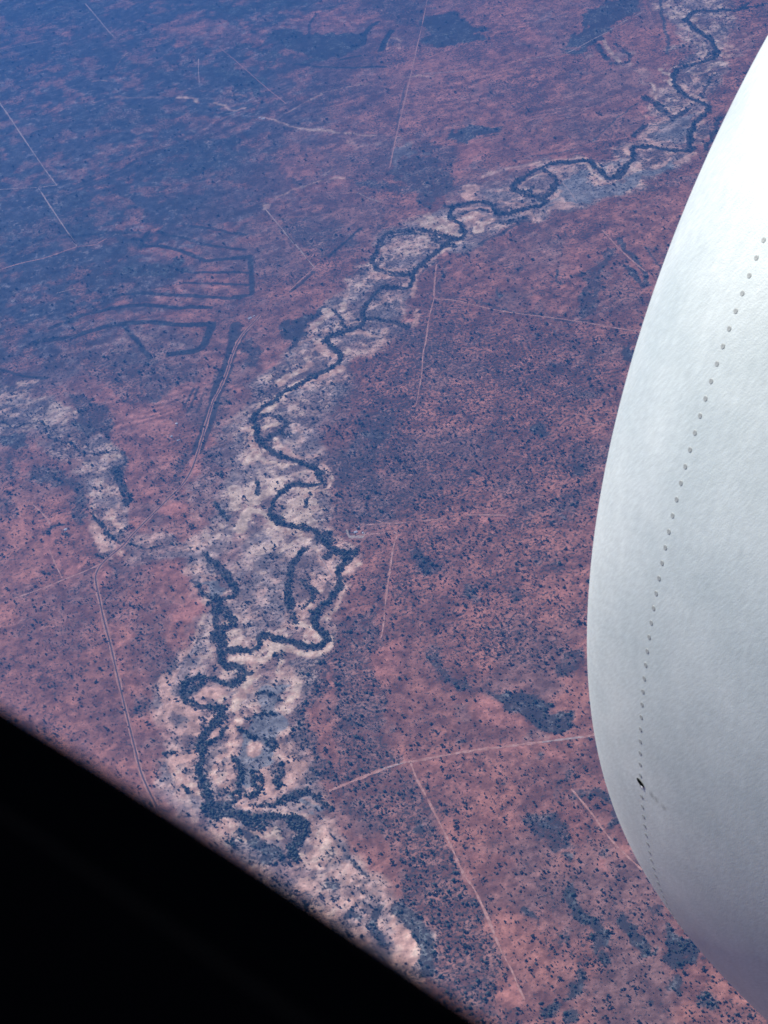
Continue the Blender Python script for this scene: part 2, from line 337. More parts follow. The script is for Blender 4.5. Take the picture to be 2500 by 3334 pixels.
for s, r, v in (('F 1100,1000', 70, .8), ('F 755,1080', 45, .7), ('F 1280,1230', 85, .8), ('F 970,1450', 70, .9), ('F 350,1260', 75, .75), ('F 580,1490', 65, .75), ('F 1200,1560', 50, .8),
                ('I 980,900 1150,870', 48, .8), ('I 1270,920', 70, .8), ('I 800,60', 70, .75), ('K 1545,75 1530,170', 60, .85), ('K 550,1240', 60, .9), ('K 1560,900', 50, .8), ('K 1100,930', 50, .6), ('K 1360,740', 28, .9),
                ('L 1350,1130', 52, .9), ('L 1430,1180', 38, .95), ('L 1120,1100', 40, .8), ('L 1220,1630', 62, .95), ('L 140,350', 66, .85), ('L 1110,530', 30, .9),
                ('M 1060,1390', 55, .9), ('M 1290,1520', 62, .85), ('M 860,1520', 30, .9), ('M 430,120', 52, .85), ('M 590,510', 36, .8), ('M 610,1170', 34, .95)):
    spot(veg, s, r, v)
for s, hw, v in (('L 1190,760 1180,850 1200,940 1280,1000 1345,1060 1390,1090', 42, 1.0), ('L 850,910 960,970', 18, .95), ('L 1540,990 1600,1060 1659,1140', 36, .95), ('M 500,90 580,180 640,290', 32, .85),
                 ('M 700,300 720,340', 20, .6), ('M 740,1010 820,1130 900,1140', 24, .9), ('M 950,900 1000,960', 30, .8)):
    stroke(veg, s, hw, v, 20, Xw, Yw)

# pale alluvial sand
for s, v in (
    ('H 380,200 400,0 | E 130,1600 140,1550 190,1450 240,1380 262,1500 300,1600 | H 470,60 560,160 700,200 760,240 700,250 560,200 440,215', 1.0),
    ('H 780,400 880,440 880,560 960,660 900,670 760,640 660,590 660,530 720,440', .75),
    ('J 850,340 930,400 900,500 800,560 740,600 790,700 760,800 700,930 620,1000 640,1100 760,1180 820,1280 1000,1330 880,1350 780,1270 640,1180 580,1060 600,960 700,800 720,640 700,580 740,520 840,450', 1.0),
    ('J 550,460 650,480 680,560 640,590 540,550 470,550 500,490', 1.0),
    ('J 1060,880 1100,960 1180,980 1200,1050 1180,1150 1100,1130 1080,1000 1000,960', .8),
    ('J 1270,1380 1350,1460 1440,1600 1500,1700 1200,1700 1230,1600 1290,1500', .75), ('J 660,120 780,100 850,170 850,230 700,230', .7),
    ('C 300,1240 380,1230 400,1290 330,1340 280,1300', .9), ('C 0,1400 120,1450 150,1560 60,1600 0,1560', .85), ('C 230,1470 400,1450 480,1480 300,1560 230,1580', .9),
    ('C 800,1330 900,1380 820,1420', .8), ('E 1300,10 1540,10 1600,100 1570,130 1420,70', .7), ('E 1350,150 1540,190 1480,250 1430,180', .9),
    ('E 630,740 760,620 800,640 720,790 640,790', .7), ('G 700,550 790,650 770,700 740,690 660,560', .9),
    ('L -40,900 50,1050 140,1180 130,1290 -100,1240', 1.0), ('J 560,1430 700,1390 800,1440 1000,1430 1110,1440 1090,1490 900,1520 700,1540 600,1500', .8),
    ('P 560,350 600,360 620,470 570,440', .9), ('P 660,380 720,470 780,500 700,480', .7), ('P 870,180 1000,260 900,320 860,260', .35)):
    fill(sand, s, v, 30)
for s, hw, v in (
    ('E 640,1010 540,1070 430,1140', 30, .9), ('E 850,1040 720,1090 620,1120 450,1220 345,1320', 32, 1.), ('E 690,850 720,920 830,955', 26, .9), ('E 880,810 990,795 1100,815', 14, .8), ('E 1160,780 1110,840', 22, .7),
    ('E 430,960 590,900', 14, .4), ('E 320,1430 420,1410', 20, 1.), ('E 400,1520 500,1600 600,1650', 14, .9), ('E 1040,340 1110,420 1180,410', 10, .7), ('E 1120,350 1180,370 1280,375', 8, .8), ('E 1640,190 1560,230 1460,300 1380,370', 14, .85),
    ('E 1340,400 1345,560', 12, .8), ('E 1350,640 1345,760', 14, .7), ('E 860,600 865,640', 16, .8), ('E 1170,540 1110,600', 18, .6), ('E 1260,560 1270,700', 8, .6), ('E 900,740 980,715', 12, .8),
    ('H 950,220 990,310 965,380 860,412 780,400', 12, .95), ('H 480,490 560,410 640,350', 36, .85), ('H 430,410 455,490', 30, .8), ('H 330,400 350,520', 36, .85), ('H 420,560 380,660', 34, .85), ('H 430,540 530,560 620,650 700,700 800,725', 18, .95),
    ('H 620,90 680,150 790,190', 16, .8), ('H 880,800 950,900 990,1000', 9, .8), ('H 1060,980 1170,900', 24, 1.), ('H 980,740 1040,770', 16, .9), ('H 970,835 1030,835', 16, .9), ('H 1100,1050 1060,1130 1030,1210 960,1260', 13, .9), ('H 930,1080 860,1150 800,1240 790,1320 850,1360 920,1400', 20, .9),
    ('H 300,1540 400,1545 480,1560 560,1530 600,1490 720,1500 900,1515 980,1450 1000,1400', 22, 1.), ('H 610,1430 640,1480', 40, 1.), ('H 460,1659 430,1570', 34, 1.), ('H 640,1650 660,1540 700,1500', 12, .8), ('H 640,830 760,760 850,770', 12, .7),
    ('H 440,850 540,840 620,800', 10, .6), ('H 180,1290 120,1400', 20, .4), ('J 290,430 300,560 400,640 480,700 480,790', 34, .8), ('J 500,905 440,960 340,1000 370,1100 500,1200', 28, .95), ('J 590,850 640,800', 14, .9), ('J 1190,480 1160,540 1090,600', 22, .9),
    ('J 880,900 885,930', 40, .95), ('J 950,1080 975,1210', 34, .9), ('J 480,290 620,300', 20, .6), ('J 1000,180 1100,230 1200,265 1350,262 1420,180', 20, .95), ('J 540,0 470,180 380,310 335,450', 12, .7), ('J 700,1100 740,1220', 14, .6),
    ('J 1110,1380 1200,1370 1270,1400', 16, .7), ('J 480,1400 430,1250', 18, .4), ('J 860,600 880,640', 26, .7), ('J 1060,1340 1180,1350', 10, .6), ('J 1160,1200 1300,1250 1420,1330', 8, .6),
    ('P 0,825 120,815 190,820 250,870', 7, .8), ('C 350,1190 480,1150 640,1120 740,1090', 10, .8), ('C 740,1170 900,1130 1050,1110 1130,1200 1220,1240 1300,1200 1400,1110', 9, .85), ('C 620,1240 700,1190 780,1170', 9, .8),
    ('C 430,1290 550,1290', 8, .7), ('C 450,1360 600,1370 640,1400', 8, .8), ('C 200,1410 350,1400 400,1410 410,1440', 9, .9), ('C 1300,1010 1350,1040', 22, 1.), ('C 1180,1010 1280,1000 1380,970', 8, .6), ('P 440,735 560,745 690,765', 6, .7), ('P 600,790 720,790 640,840', 22, .7),
    ('P 350,770 400,745', 14, .9), ('P 480,600 520,440', 4, .6), ('P 510,430 540,520 600,570', 9, .8), ('P 680,140 760,200 800,260 770,290', 8, .7), ('P 740,130 800,180 870,250', 9, .7), ('P 730,600 700,660 670,740', 6, .6),
    ('P 840,330 740,380 700,370', 14, .6), ('P 770,610 730,680 730,740', 16, .5), ('P 260,210 290,260 340,330', 18, .6), ('P 600,360 630,340', 8, .9), ('P 660,440 720,490 790,520', 8, .8),
    ('G 640,640 665,700 705,800', 32, .85), ('G 800,830 880,860', 26, .6), ('D 0,1420 200,1430 300,1420 380,1480', 8, .6), ('D 20,1240 120,1300', 10, .5), ('G 700,170 800,170 760,200', 16, .7), ('G 1300,790 1340,760', 14, .8), ('G 660,340 720,380 700,440', 20, .6),
    ('A 1200,660 1280,665 1350,690', 13, .8), ('A 1450,690 1560,740 1640,740', 13, .8), ('A 1540,610 1659,660', 12, .6), ('A 620,545 750,548', 6, .7), ('A 870,350 810,400 780,470', 6, .7), ('A 640,690 780,660 1100,660', 9, .4),
    ('B 300,790 420,820 520,860 600,870 700,880 850,905', 9, .75), ('B 620,875 800,890', 18, .4), ('B 480,760 600,700 740,620 900,590 1030,565', 5, .7), ('B 870,900 1120,920', 6, .6), ('B 340,1390 350,1410', 22, .8), ('B 1500,1210 1510,1240', 10, .9), ('B 1400,1230 1440,1260', 8, .7),
    ('B 400,1330 600,1260 760,1210 880,1200', 12, .5), ('B 1160,330 1180,260 1250,270 1240,330', 10, .6), ('B 740,1190 800,1120', 6, .5), ('B 1280,510 1480,512', 6, .6), ('F 1000,750 1080,740', 30, .35)):
    stroke(sand, s, hw * 1.25 + 5, v, 34, Xm, Ym)
sand[:] = np.maximum(sand, 0)

# grey clay pans and thin grass
for s, v in (
    ('J 920,490 1120,480 1100,560 1040,640 1100,700 1080,760 1000,900 1000,990 930,1020 880,1060 870,1180 820,1180 810,1020 760,960 760,880 850,740 930,620', 1.0),
    ('J 1190,1290 1270,1270 1380,1330 1330,1370 1200,1330', 1.0), ('J 240,1000 300,960 340,1100 450,1250 520,1400 300,1300 200,1150', .8), ('J 600,1480 1100,1500 1150,1659 800,1659', .5),
    ('C 1080,1110 1130,1200 1250,1230 1400,1150 1659,1080 1659,1130 1400,1260 1200,1310 980,1340 830,1420 780,1320 900,1220', 1.0),
    ('C 1280,1090 1150,1130 1200,1180 1240,1180 1340,1080 1300,1060', .9), ('P 460,740 600,650 700,600 760,570 700,740 600,765', .9),
    ('P 720,130 820,150 880,240 1000,270 1060,200 900,100', .5), ('P 100,230 200,240 240,300 160,300', .8), ('P 300,240 380,300 330,320 280,260', .8), ('P 330,340 480,360 490,430 400,400', .6), ('P 640,520 740,560 740,600 680,590', .7),
    ('C 200,1280 340,1230 560,1130 740,1090 900,1070 1050,1100 900,1190 800,1290 800,1400 700,1440 540,1500 300,1610 230,1659 0,1659 0,1500 130,1370', .75),
    ('E 740,560 1100,440 1340,500 1300,760 1180,780 1000,820 740,900 620,760', .7), ('E 1100,160 1500,120 1560,200 1340,380 1150,360', .5),
    ('E 560,960 400,1080 280,1160 200,1350 130,1500 100,1659 0,1659 60,1450 180,1200 400,1000', .8), ('E 500,1200 800,1100 860,1250 760,1400 740,1640 560,1640 460,1500 520,1400 340,1330', .8),
    ('H 240,0 370,0 340,200 240,250 130,200', .8), ('H 0,350 250,280 300,600 0,640', .5), ('H 640,830 700,850 680,1000 680,1200 700,1300 540,1340 460,1400 440,1460 280,1480 260,1420 340,1330 400,1200 500,1050 420,850', .75),
    ('H 420,560 640,680 820,720 700,820 640,840 440,860 400,760', .8), ('H 260,180 560,200 800,260 820,320 640,350 480,480 300,500', .6), ('H 110,1010 200,980 300,1040 280,1110 160,1120', 1.0), ('H 640,10 900,60 950,160 800,180 660,130', .85),
    ('G 200,0 500,100 820,160 760,260 720,380 640,480 500,380 350,230', .7), ('D 0,1150 150,1200 350,1260 480,1400 520,1560 700,1500 820,1600 860,1659 400,1659 300,1500 150,1440 0,1420', .7),
    ('G 820,780 1300,790 1350,850 1200,870 900,880', .7), ('G 600,480 820,480 860,600 760,600', .5), ('G 1000,640 1500,560 1540,700 1300,780 900,740', .45), ('J 480,0 620,0 620,300 500,370 430,300', .6), ('J 960,430 1120,430 1100,520 900,540', .7),
    ('K 1320,1210 1450,1210 1450,1290 1360,1290', .95), ('K 780,400 880,380 850,520 790,500', .5), ('K 1310,570 1450,570 1420,650 1300,650', .7), ('K 1450,780 1600,820 1590,900 1450,860', .4), ('L 1200,960 1290,1000 1280,1040 1200,1000', .9),
    ('M 230,90 290,90 280,160 230,130', .6), ('M 350,130 440,220 480,280 380,230', .45), ('F 1380,420 1460,390 1440,440', .8), ('F 900,120 1100,200 1100,350 850,330', .35), ('I 340,870 400,870 400,910 350,910', .8), ('I 1280,540 1350,560 1350,600 1290,590', 1.0), ('I 930,1070 1000,1080 960,1110', .5), ('I 950,640 1010,650 990,670', .9),
    ('B 1220,970 1380,990 1400,1040 1280,1090 1220,1040', .9), ('B 860,900 1200,930 1180,980 960,990', .5), ('L 20,920 130,1010 200,1150 200,1330 120,1280 150,1180 60,1050', .8), ('A 1400,600 1659,620 1659,760 1500,740', .5), ('C 560,400 600,410 570,450', .6), ('B 280,760 560,850 600,880 400,830', .6), ('D 620,880 900,800 1350,760 1350,870 1100,920 950,1000 700,960', .5)):
    fill(grey, s, v, 36)

# bare, brighter red earth
for s, v in (
    ('K 950,290 1040,370 1130,440 1290,510 1290,570 1150,560 950,540 900,440', .8), ('K 250,0 400,10 420,140 280,170 210,80', .8), ('K 1380,700 1540,710 1540,780 1400,770', 1.0), ('K 520,770 1100,680 1300,670 1300,690 800,770', .6), ('K 500,800 900,760 940,1000 620,980', .45),
    ('L 560,200 610,230 600,330 500,330', .8), ('K 1480,1150 1659,1080 1659,1340 1520,1280', .7), ('L 1350,530 1450,560 1420,640', .7), ('K 880,1400 1000,1420 900,1480', .6), ('L 650,540 740,540 720,590', .6), ('L 1040,960 900,940 960,900', .6), ('L 700,1280 850,1440 860,1560 700,1560 660,1400', .5),
    ('I 670,560 930,560 860,620 740,640', .8), ('I 380,600 520,600 480,640', .7), ('I 0,1500 180,1420 240,1600 60,1659', .8), ('I 1200,1040 1300,1060 1370,1150 1290,1140', .7), ('I 680,1180 760,1200 700,1240', .6), ('I 520,1000 640,1060 660,1160 460,1060', .5), ('I 780,1250 900,1270 860,1330', .5), ('I 150,700 230,690 180,900 130,1100 110,1300 160,1250 200,1000', .6),
    ('F 280,270 360,250 380,270 290,295', 1.0), ('F 70,620 120,640 100,780 60,700', .9), ('F 500,640 620,650 610,665 520,660', .8), ('F 890,560 950,600 930,670 880,640', .7), ('F 340,340 480,400 500,500 350,480', .5), ('F 1100,240 1290,270 1240,470 1200,560 900,520 800,300', .35), ('F 860,1380 920,1400 900,1450 860,1430', .8),
    ('G 950,920 1200,880 1350,960 1150,1050 960,1010', .7), ('G 1290,1040 1390,1120 1370,1250 1200,1310 1130,1230 1260,1150', .8), ('G 660,930 740,950 740,1060 690,1110 650,1020', 1.0), ('G 700,1230 770,1300 800,1659 760,1659 720,1400', .8), ('G 870,1190 940,1180 900,1350 860,1300', .8), ('G 1150,470 1220,500 1200,580 1050,600', .9), ('G 300,700 380,680 500,860 660,880 500,960 340,900', .7),
    ('G 70,190 160,240 130,310 60,270', .8), ('G 100,600 280,600 330,640 150,700', .6), ('G 870,200 1180,100 1200,300 1050,500 870,480', .5), ('G 1280,180 1400,0 1480,20 1320,260 1240,440 1200,440', .7), ('D 1150,1290 1240,1150 1310,1160 1260,1340', .5), ('D 1240,1150 1420,1080 1490,1090 1390,1130', .6), ('D 700,1280 1200,1250 1180,1659 860,1659 760,1450', .5), ('D 480,1100 700,1070 900,1250 1000,1290 760,1300 560,1200', .45),
    ('H 270,700 350,650 380,700 340,950 270,950', 1.0), ('H 30,1020 130,1100 160,1180 100,1330 60,1200', .8), ('E 310,1040 370,980 440,990 420,1030', .9), ('E 60,1220 180,1130 170,1170 90,1240', .9), ('J 430,620 510,680 510,790 440,830', .8), ('J 1400,330 1450,400 1470,520 1430,540 1380,420', .8), ('J 1430,980 1500,1010 1500,1090 1460,1060', .6), ('J 250,800 330,770 400,860 300,900', .6), ('J 0,0 70,0 60,160 0,200', .5), ('H 1260,1500 1400,1450 1460,1659 1300,1659', .7),
    ('B 30,1500 100,1500 210,1570 100,1580', .8), ('B 480,1060 800,1110 700,1180 460,1150', .6), ('B 500,1260 900,1210 860,1300 560,1320', .5), ('B 1500,920 1560,960 1659,1020 1659,1060 1540,1000', 1.0), ('C 50,920 180,1000 440,940 380,1000 300,1080 280,1150 220,1130 190,1040', .9), ('C 620,100 720,160 800,280 700,380 670,260', .6), ('C 320,440 420,620 420,800 350,800 390,650 300,630 340,560', .6), ('C 380,240 470,290 480,410 430,400', .6), ('B 1300,300 1600,290 1659,450 1620,800 1450,880 1250,820 1320,600', .35), ('B 1350,30 1659,60 1659,100 1420,90', .4),
    ('C 1500,560 1530,590 1500,600', .7), ('C 1480,690 1560,790 1500,810 1400,720', .8), ('C 620,1070 1100,1010 1120,1050 750,1090', .5), ('C 590,960 700,930 680,1010 600,1010', .5), ('D 560,640 800,580 1000,560 1240,570 1100,590 700,640', .6), ('D 460,740 700,660 1300,640 1280,690 700,740 480,790', .5), ('D 900,180 1250,250 1340,310 900,270', .5), ('D 1300,400 1659,400 1659,450 1300,450', .3), ('D 1300,480 1659,480 1659,540 1250,530', .5), ('D 600,120 800,60 1150,20 1100,70 900,120', .6), ('D 1260,40 1600,60 1659,110 1500,90', .6),
    ('A 1100,1200 1500,1200 1500,1280 1150,1300', .3), ('A 620,1560 900,1520 1160,1450 1100,1540 760,1600', .5), ('A 1300,1500 1659,1500 1659,1570', .5), ('A 950,150 1250,120 1659,200 1659,330 1300,300 1100,250', .5), ('B 0,180 300,200 460,100 900,80 1050,110 900,230 500,190 300,280 100,320', .5), ('B 560,50 700,60 900,160 880,230 620,200', .5), ('A 1100,780 1659,820 1659,950 1300,930', .35), ('A 410,230 520,180 520,250', .5), ('A 740,310 830,290 810,325', .6), ('P 430,1240 560,1370 540,1450 480,1390', .6), ('C 1480,0 1530,0 1520,60 1500,60', .9)):
    fill(pink, s, min(v * 1.25, 1), 40)
sand = np.clip(sand, 0, 1); belt = np.clip(belt, 0, 1)

# ------------------------------------------------------------------ ground colour per vertex (surface colours; far upper left also carries haze tone)
n1 = fbm(X, Y, 900, 31, 5); n2 = fbm(X, Y, 170, 41, 4); n3 = fbm(X, Y, 50, 51, 3)
def C3(r, g, b): return np.array([r, g, b])
mix = lambda a, b, t: a * (1 - t[..., None]) + b * t[..., None]
n4 = fbm(X, Y, 95, 55, 4); n5 = fbm(X, Y, 28, 57, 2)
# long faint streaks of wash and ridge, running roughly east-west as the land does
st = fbm(X * .30 + Y * .08, Y * 1.15 - X * .25, 130, 63, 4)
col = mix(C3(.34, .150, .110) + 0 * X[..., None], C3(.54, .225, .155), sstep(n1 * .4 + n2 * .45 + st * .15, .36, .62))
col = mix(col, C3(.27, .185, .16), sstep(fbm(X, Y, 600, 61, 4), .50, .66) * .40)
pk = np.clip(pink * (.7 + 1.0 * (n4 - .5)), 0, 1)
col = mix(col, C3(.58, .235, .17), pk)
fl = flood * (.55 + .45 * sstep(n2, .35, .6))
col = mix(col, mix(C3(.42, .305, .265) + 0 * X[..., None], C3(.64, .43, .345), sstep(n4 * .6 + st * .4, .38, .60)), fl * .92)
gr = np.clip(grey * sstep(n2 * .5 + n4 * .5 + .45 * grey, .48, .68), 0, 1)
gr = gr * (.30 + .65 * sstep(grey, .80, .95))
col = mix(col, C3(.29, .285, .28), gr * .9)
sand_mottle = .8 * sstep(n4 * .4 + st * .3 + n5 * .3, .50, .60) * np.maximum(flood * .80, grey * .45) * (1 - .95 * gr) * (1 - veg * .8)  # random pale sand patches over the floodplain and grey pans
sn = np.maximum(np.clip(sand * sstep(n4 * .5 + n5 * .5 + .42 * sand, .50, .66), 0, 1), sand_mottle)
col = mix(col, mix(C3(.88, .50, .36) + 0 * X[..., None], C3(.93, .66, .47), sstep(n1 * .6 + n3 * .4, .4, .6)), sn)
w1 = fbm(X * .55 + Y * .15, Y - X * .2, 1500, 101, 4)
bands = np.sin(w1 * 150) * sstep(fbm(X, Y, 800, 105, 3), .42, .58) * sstep(Y, 10500, 13500)
ridge = (1 - sstep(np.abs(fbm(X * .7 + Y * .2, Y - X * .25, 900, 111, 4) - .5), .0, .010)) * sstep(Y, 10000, 13000) * sstep(n2, .40, .6)
far_haze_soil = Zr(); fill(far_haze_soil, 'Q -900,-900 1250,-900 850,500 350,1050 -900,1500', 1.0, 5200)
fs_ = np.clip(far_haze_soil * 1.7, 0, 1)
col = mix(col, C3(.085, .10, .115), fs_ * (.50 + .9 * sstep(n2 * .5 + n4 * .3 + st * .2, .60, .40)).clip(0, .92) * (1 - sn * .8) * (1 - pk * .75))  # far ground darkened blue in its colour, for dark scrub and thickening haze
mulga = Zr(); fill(mulga, 'Z 900,660 1380,720 1320,1000 1280,1250 1200,1400 1000,1470 830,1400 700,1150 760,850', 1.0, 700)
cover = .25 + .24 * sstep(fbm(X, Y, 500, 71, 3), .38, .62) * sstep(fbm(X, Y, 160, 81, 3), .30, .62) + .30 * mulga + .16 * sstep(Y, 10500, 14500)
cover = cover * (1 - .85 * sn) * (1 - .4 * gr) * (1 - .6 * pk) + .12 * flood * (1 - sn)
vv = np.clip(veg * sstep(n3 * .5 + n2 * .5 + .42 * veg, .48, .74), 0, 1)
bb = np.clip(belt * sstep(n5 * .5 + n3 * .5 + .5 * belt, .72, 1.0), 0, 1)
cov = np.clip(np.maximum(np.maximum(cover, vv * .92), bb * 1.1) * (1 - clear * .8), 0, 1.1)
col = mix(col, mix(C3(.045, .075, .085) + 0 * X[..., None], C3(.16, .205, .20), sstep(n3 * .5 + n4 * .5, .42, .66) * (veg > .3)), np.maximum(vv * (.30 + .52 * sstep(veg, .76, .92)), bb * .85))
col = mix(col, C3(.040, .055, .060), lin * .95)
col = col * (.72 + .56 * sstep(n4 * .35 + n3 * .5 + st * .15, .34, .64))[..., None]
spk = sstep(n5 * .6 + n3 * .4, .60, .68) * sstep(fbm(X, Y, 300, 33, 3), .42, .58) * fs_
col = mix(col, C3(.42, .36, .36), spk * .6)
col = col * (1 + .22 * bands * (1 - sn))[..., None]
col = mix(col, C3(.46, .34, .32), ridge * .40)

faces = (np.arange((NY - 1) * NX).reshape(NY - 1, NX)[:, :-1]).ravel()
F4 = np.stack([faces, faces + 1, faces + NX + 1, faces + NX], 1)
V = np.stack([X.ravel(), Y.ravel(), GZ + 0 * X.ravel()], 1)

gm = bpy.data.materials.new('red_earth'); gm.use_nodes = True; t = gm.node_tree; b = t.nodes['Principled BSDF']
b.inputs['Roughness'].default_value = 1.0; b.inputs['Specular IOR Level'].default_value = 0.0
at = t.nodes.new('ShaderNodeAttribute'); at.attribute_name = 'soil'
geo = t.nodes.new('ShaderNodeNewGeometry')
def nz(scale, det=3.0, rough=.6):
    n = t.nodes.new('ShaderNodeTexNoise'); n.inputs['Scale'].default_value = scale; n.inputs['Detail'].default_value = det
    n.inputs['Roughness'].default_value = rough; t.links.new(geo.outputs['Position'], n.inputs['Vector']); return n
def ramp(src, p0, p1, c0, c1):
    r = t.nodes.new('ShaderNodeMapRange'); r.inputs[1].default_value = p0; r.inputs[2].default_value = p1
    r.inputs[3].default_value = c0; r.inputs[4].default_value = c1; t.links.new(src, r.inputs[0]); return r
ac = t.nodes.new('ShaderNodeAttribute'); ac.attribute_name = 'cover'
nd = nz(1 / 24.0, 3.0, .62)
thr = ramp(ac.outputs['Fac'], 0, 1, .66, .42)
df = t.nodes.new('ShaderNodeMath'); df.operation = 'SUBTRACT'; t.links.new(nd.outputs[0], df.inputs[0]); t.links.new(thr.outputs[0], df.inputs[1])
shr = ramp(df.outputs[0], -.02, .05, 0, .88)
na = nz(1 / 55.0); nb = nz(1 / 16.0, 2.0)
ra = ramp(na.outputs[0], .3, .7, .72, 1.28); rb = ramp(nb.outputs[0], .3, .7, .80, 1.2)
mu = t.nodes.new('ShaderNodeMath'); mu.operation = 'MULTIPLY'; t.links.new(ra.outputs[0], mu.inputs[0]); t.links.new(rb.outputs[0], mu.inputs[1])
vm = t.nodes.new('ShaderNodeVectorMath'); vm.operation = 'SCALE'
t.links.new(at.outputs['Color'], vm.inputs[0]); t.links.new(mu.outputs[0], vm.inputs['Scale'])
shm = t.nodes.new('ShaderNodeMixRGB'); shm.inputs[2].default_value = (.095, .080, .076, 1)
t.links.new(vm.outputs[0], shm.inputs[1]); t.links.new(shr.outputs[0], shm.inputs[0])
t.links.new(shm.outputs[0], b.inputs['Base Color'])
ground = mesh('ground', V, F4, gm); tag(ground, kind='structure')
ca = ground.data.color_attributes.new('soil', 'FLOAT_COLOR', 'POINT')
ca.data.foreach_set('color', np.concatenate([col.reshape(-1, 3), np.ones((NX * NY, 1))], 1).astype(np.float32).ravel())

cv = ground.data.attributes.new('cover', 'FLOAT', 'POINT'); cv.data.foreach_set('value', cov.ravel().astype(np.float32))

# ------------------------------------------------------------------ river bed, roads and tracks
def strip(name, p, hw, z, m, kind='structure', jitter=0.15):
    tn = np.gradient(p, axis=0); tn /= np.linalg.norm(tn, axis=1)[:, None]
    nn = np.stack([-tn[:, 1], tn[:, 0]], 1)
    k = 1 + jitter * rng.standard_normal((len(p), 1))
    L_ = p + nn * hw * k; Rr = p - nn * hw * k
    v = np.zeros((2 * len(p), 3)); v[0::2, :2] = L_; v[1::2, :2] = Rr; v[:, 2] = GZ + z
    f = np.array([[2 * i + 1, 2 * i + 3, 2 * i + 2, 2 * i] for i in range(len(p) - 1)])
    o = mesh(name, v, f, m); tag(o, kind=kind); return o
m_water = noisy('river_water', (.030, .042, .036), (.07, .075, .06), 1 / 90.0, .35, 3)
m_track = noisy('track_dust', (.54, .24, .165), (.84, .46, .35), 1 / 30.0, 1)
m_track2 = noisy('track_pale', (.46, .32, .27), (.76, .56, .47), 1 / 30.0, 1)
m_road = noisy('sealed_road', (.13, .085, .085), (.19, .12, .12), 1 / 60.0, 1)
strip('river', smooth_line(pts(RIVER), 5), 6.0, 0.6, m_water)
trk = (
    ('A -60,610 0,700 60,785 170,950 300,1140 345,1200 385,1252', 6, 2), ('A 385,1252 320,1258 260,1267 120,1272 -60,1285', 4, 2), ('A 260,1270 330,1380 430,1530 510,1650 | D 460,130 520,212', 5, 2), ('A 345,1200 262,1262', 2.5, 2),
    ('D -40,382 120,332 300,290 420,250 520,215 600,208 650,195 720,160', 5, 1), ('A 575,25 640,100 710,185 770,250', 4, 2), ('B 1440,-40 1400,160 1370,290 1330,470 1290,640 1240,850 1200,1030 1180,1130', 5, 1),
    ('B 330,1400 430,1520 540,1650 | E 480,120 600,270 670,355', 5, 2), ('E 672,358 590,430 500,512', 4, 1), ('C 1440,80 1300,150 1190,220 1100,265 1000,320 900,362 650,400', 5, 2), ('F 1370,100 1450,190 1540,280 1659,380', 5, 1),
    ('F 252,330 237,480 240,560 300,570 400,582 640,640 850,672 1050,697 1300,735 1500,770 1640,790', 4.5, 1), ('F 235,560 200,700 180,850 160,940 150,1080 115,1280', 3.5, 1), ('H 1180,712 1300,700 1430,694 1410,800 1380,1000 1360,1150 1340,1350 1320,1420', 4.5, 1),
    ('F 130,935 165,937', 3, 1), ('H 1230,640 1400,630 1500,625', 3.5, 1), ('I 372,615 430,608 500,597', 5, 1), ('I 665,575 800,575 930,577', 5, 1),
    ('K -60,985 0,960 150,900 300,840 440,795 520,785 700,750 900,715 1100,690 1300,665 1500,640 1659,620 1760,600', 8.5, 1), ('K 1380,656 1500,640 1659,620', 6, 2), ('K 300,840 440,797', 4, 2),
    ('K 490,790 530,900 600,1030 680,1190 760,1350 850,1550 920,1650 | L 600,950 680,1150 700,1190', 5, 1), ('L 1160,70 1300,240 1400,380 1500,490 1640,620', 4.5, 1), ('L 700,1190 760,1300 800,1400 850,1500', 3, 1),
    ('G 690,900 560,960 430,1010 340,1048 180,1108 100,1135', 5, 1), ('C 892,1230 940,1290 990,1362', 4, 2), ('C 1075,1108 985,1160 900,1222', 2.5, 2), ('B 1060,1300 1000,1310 940,1300 860,1310', 2.5, 1), ('B 960,1300 1040,1340 1120,1365', 3, 2),
    ('A 1340,400 1340,480 1345,560', 3, 2), ('B 30,320 150,420 320,570 480,700', 3, 1), ('C -40,498 150,485 300,468', 4, 2), ('C 180,992 330,960 470,928', 5, 1), ('P 480,740 540,690 610,645', 3, 2), ('G 330,800 370,900 420,1000', 2.5, 1), ('G 220,500 300,580 340,640', 4, 1),
    ('H 850,770 940,890 1000,1000', 2.5, 2), ('H 1000,780 1180,720', 2.5, 1), ('I 50,610 130,635 230,628', 3, 1), ('P 700,160 690,260', 2, 1), ('C 730,800 950,790 1100,720 1380,640', 3, 1), ('D 380,530 510,495', 3, 2), ('A 60,340 0,350', 3, 2), ('A 0,345 100,315 320,270', 3, 2))
for _i, (s, hw, k) in enumerate(trk):
    strip('dirt_track', smooth_line(pts(s), 6), hw * (.8 if s[0] in 'ABCD' else 1.05) + 1, 0.9 + .35 * (_i % 3), m_track if k == 1 else m_track2, jitter=.32)
ROAD = ('E 300,680 280,705 200,790 152,862 110,960 80,1060 30,1180 -20,1280 | G 1345,120 1292,270 1222,380 1130,470 1010,590 900,700 830,780 770,830 700,890 658,950 645,1010 668,1130 700,1280 740,1430 775,1580 | J 40,740 80,900 120,1060 175,1190 230,1300')
rp = smooth_line(pts(ROAD), 6)
strip('road_verge', rp, 15, 0.45, noisy('verge_earth', (.52, .24, .17), (.72, .38, .28), 1 / 50.0, 1), jitter=.2)
strip('road', rp, 5.5, 0.95, m_road, jitter=.03)
for s in [a[0] for a in trk] + [ROAD]:
    stroke(clear, s, 14, 1.0, 8)

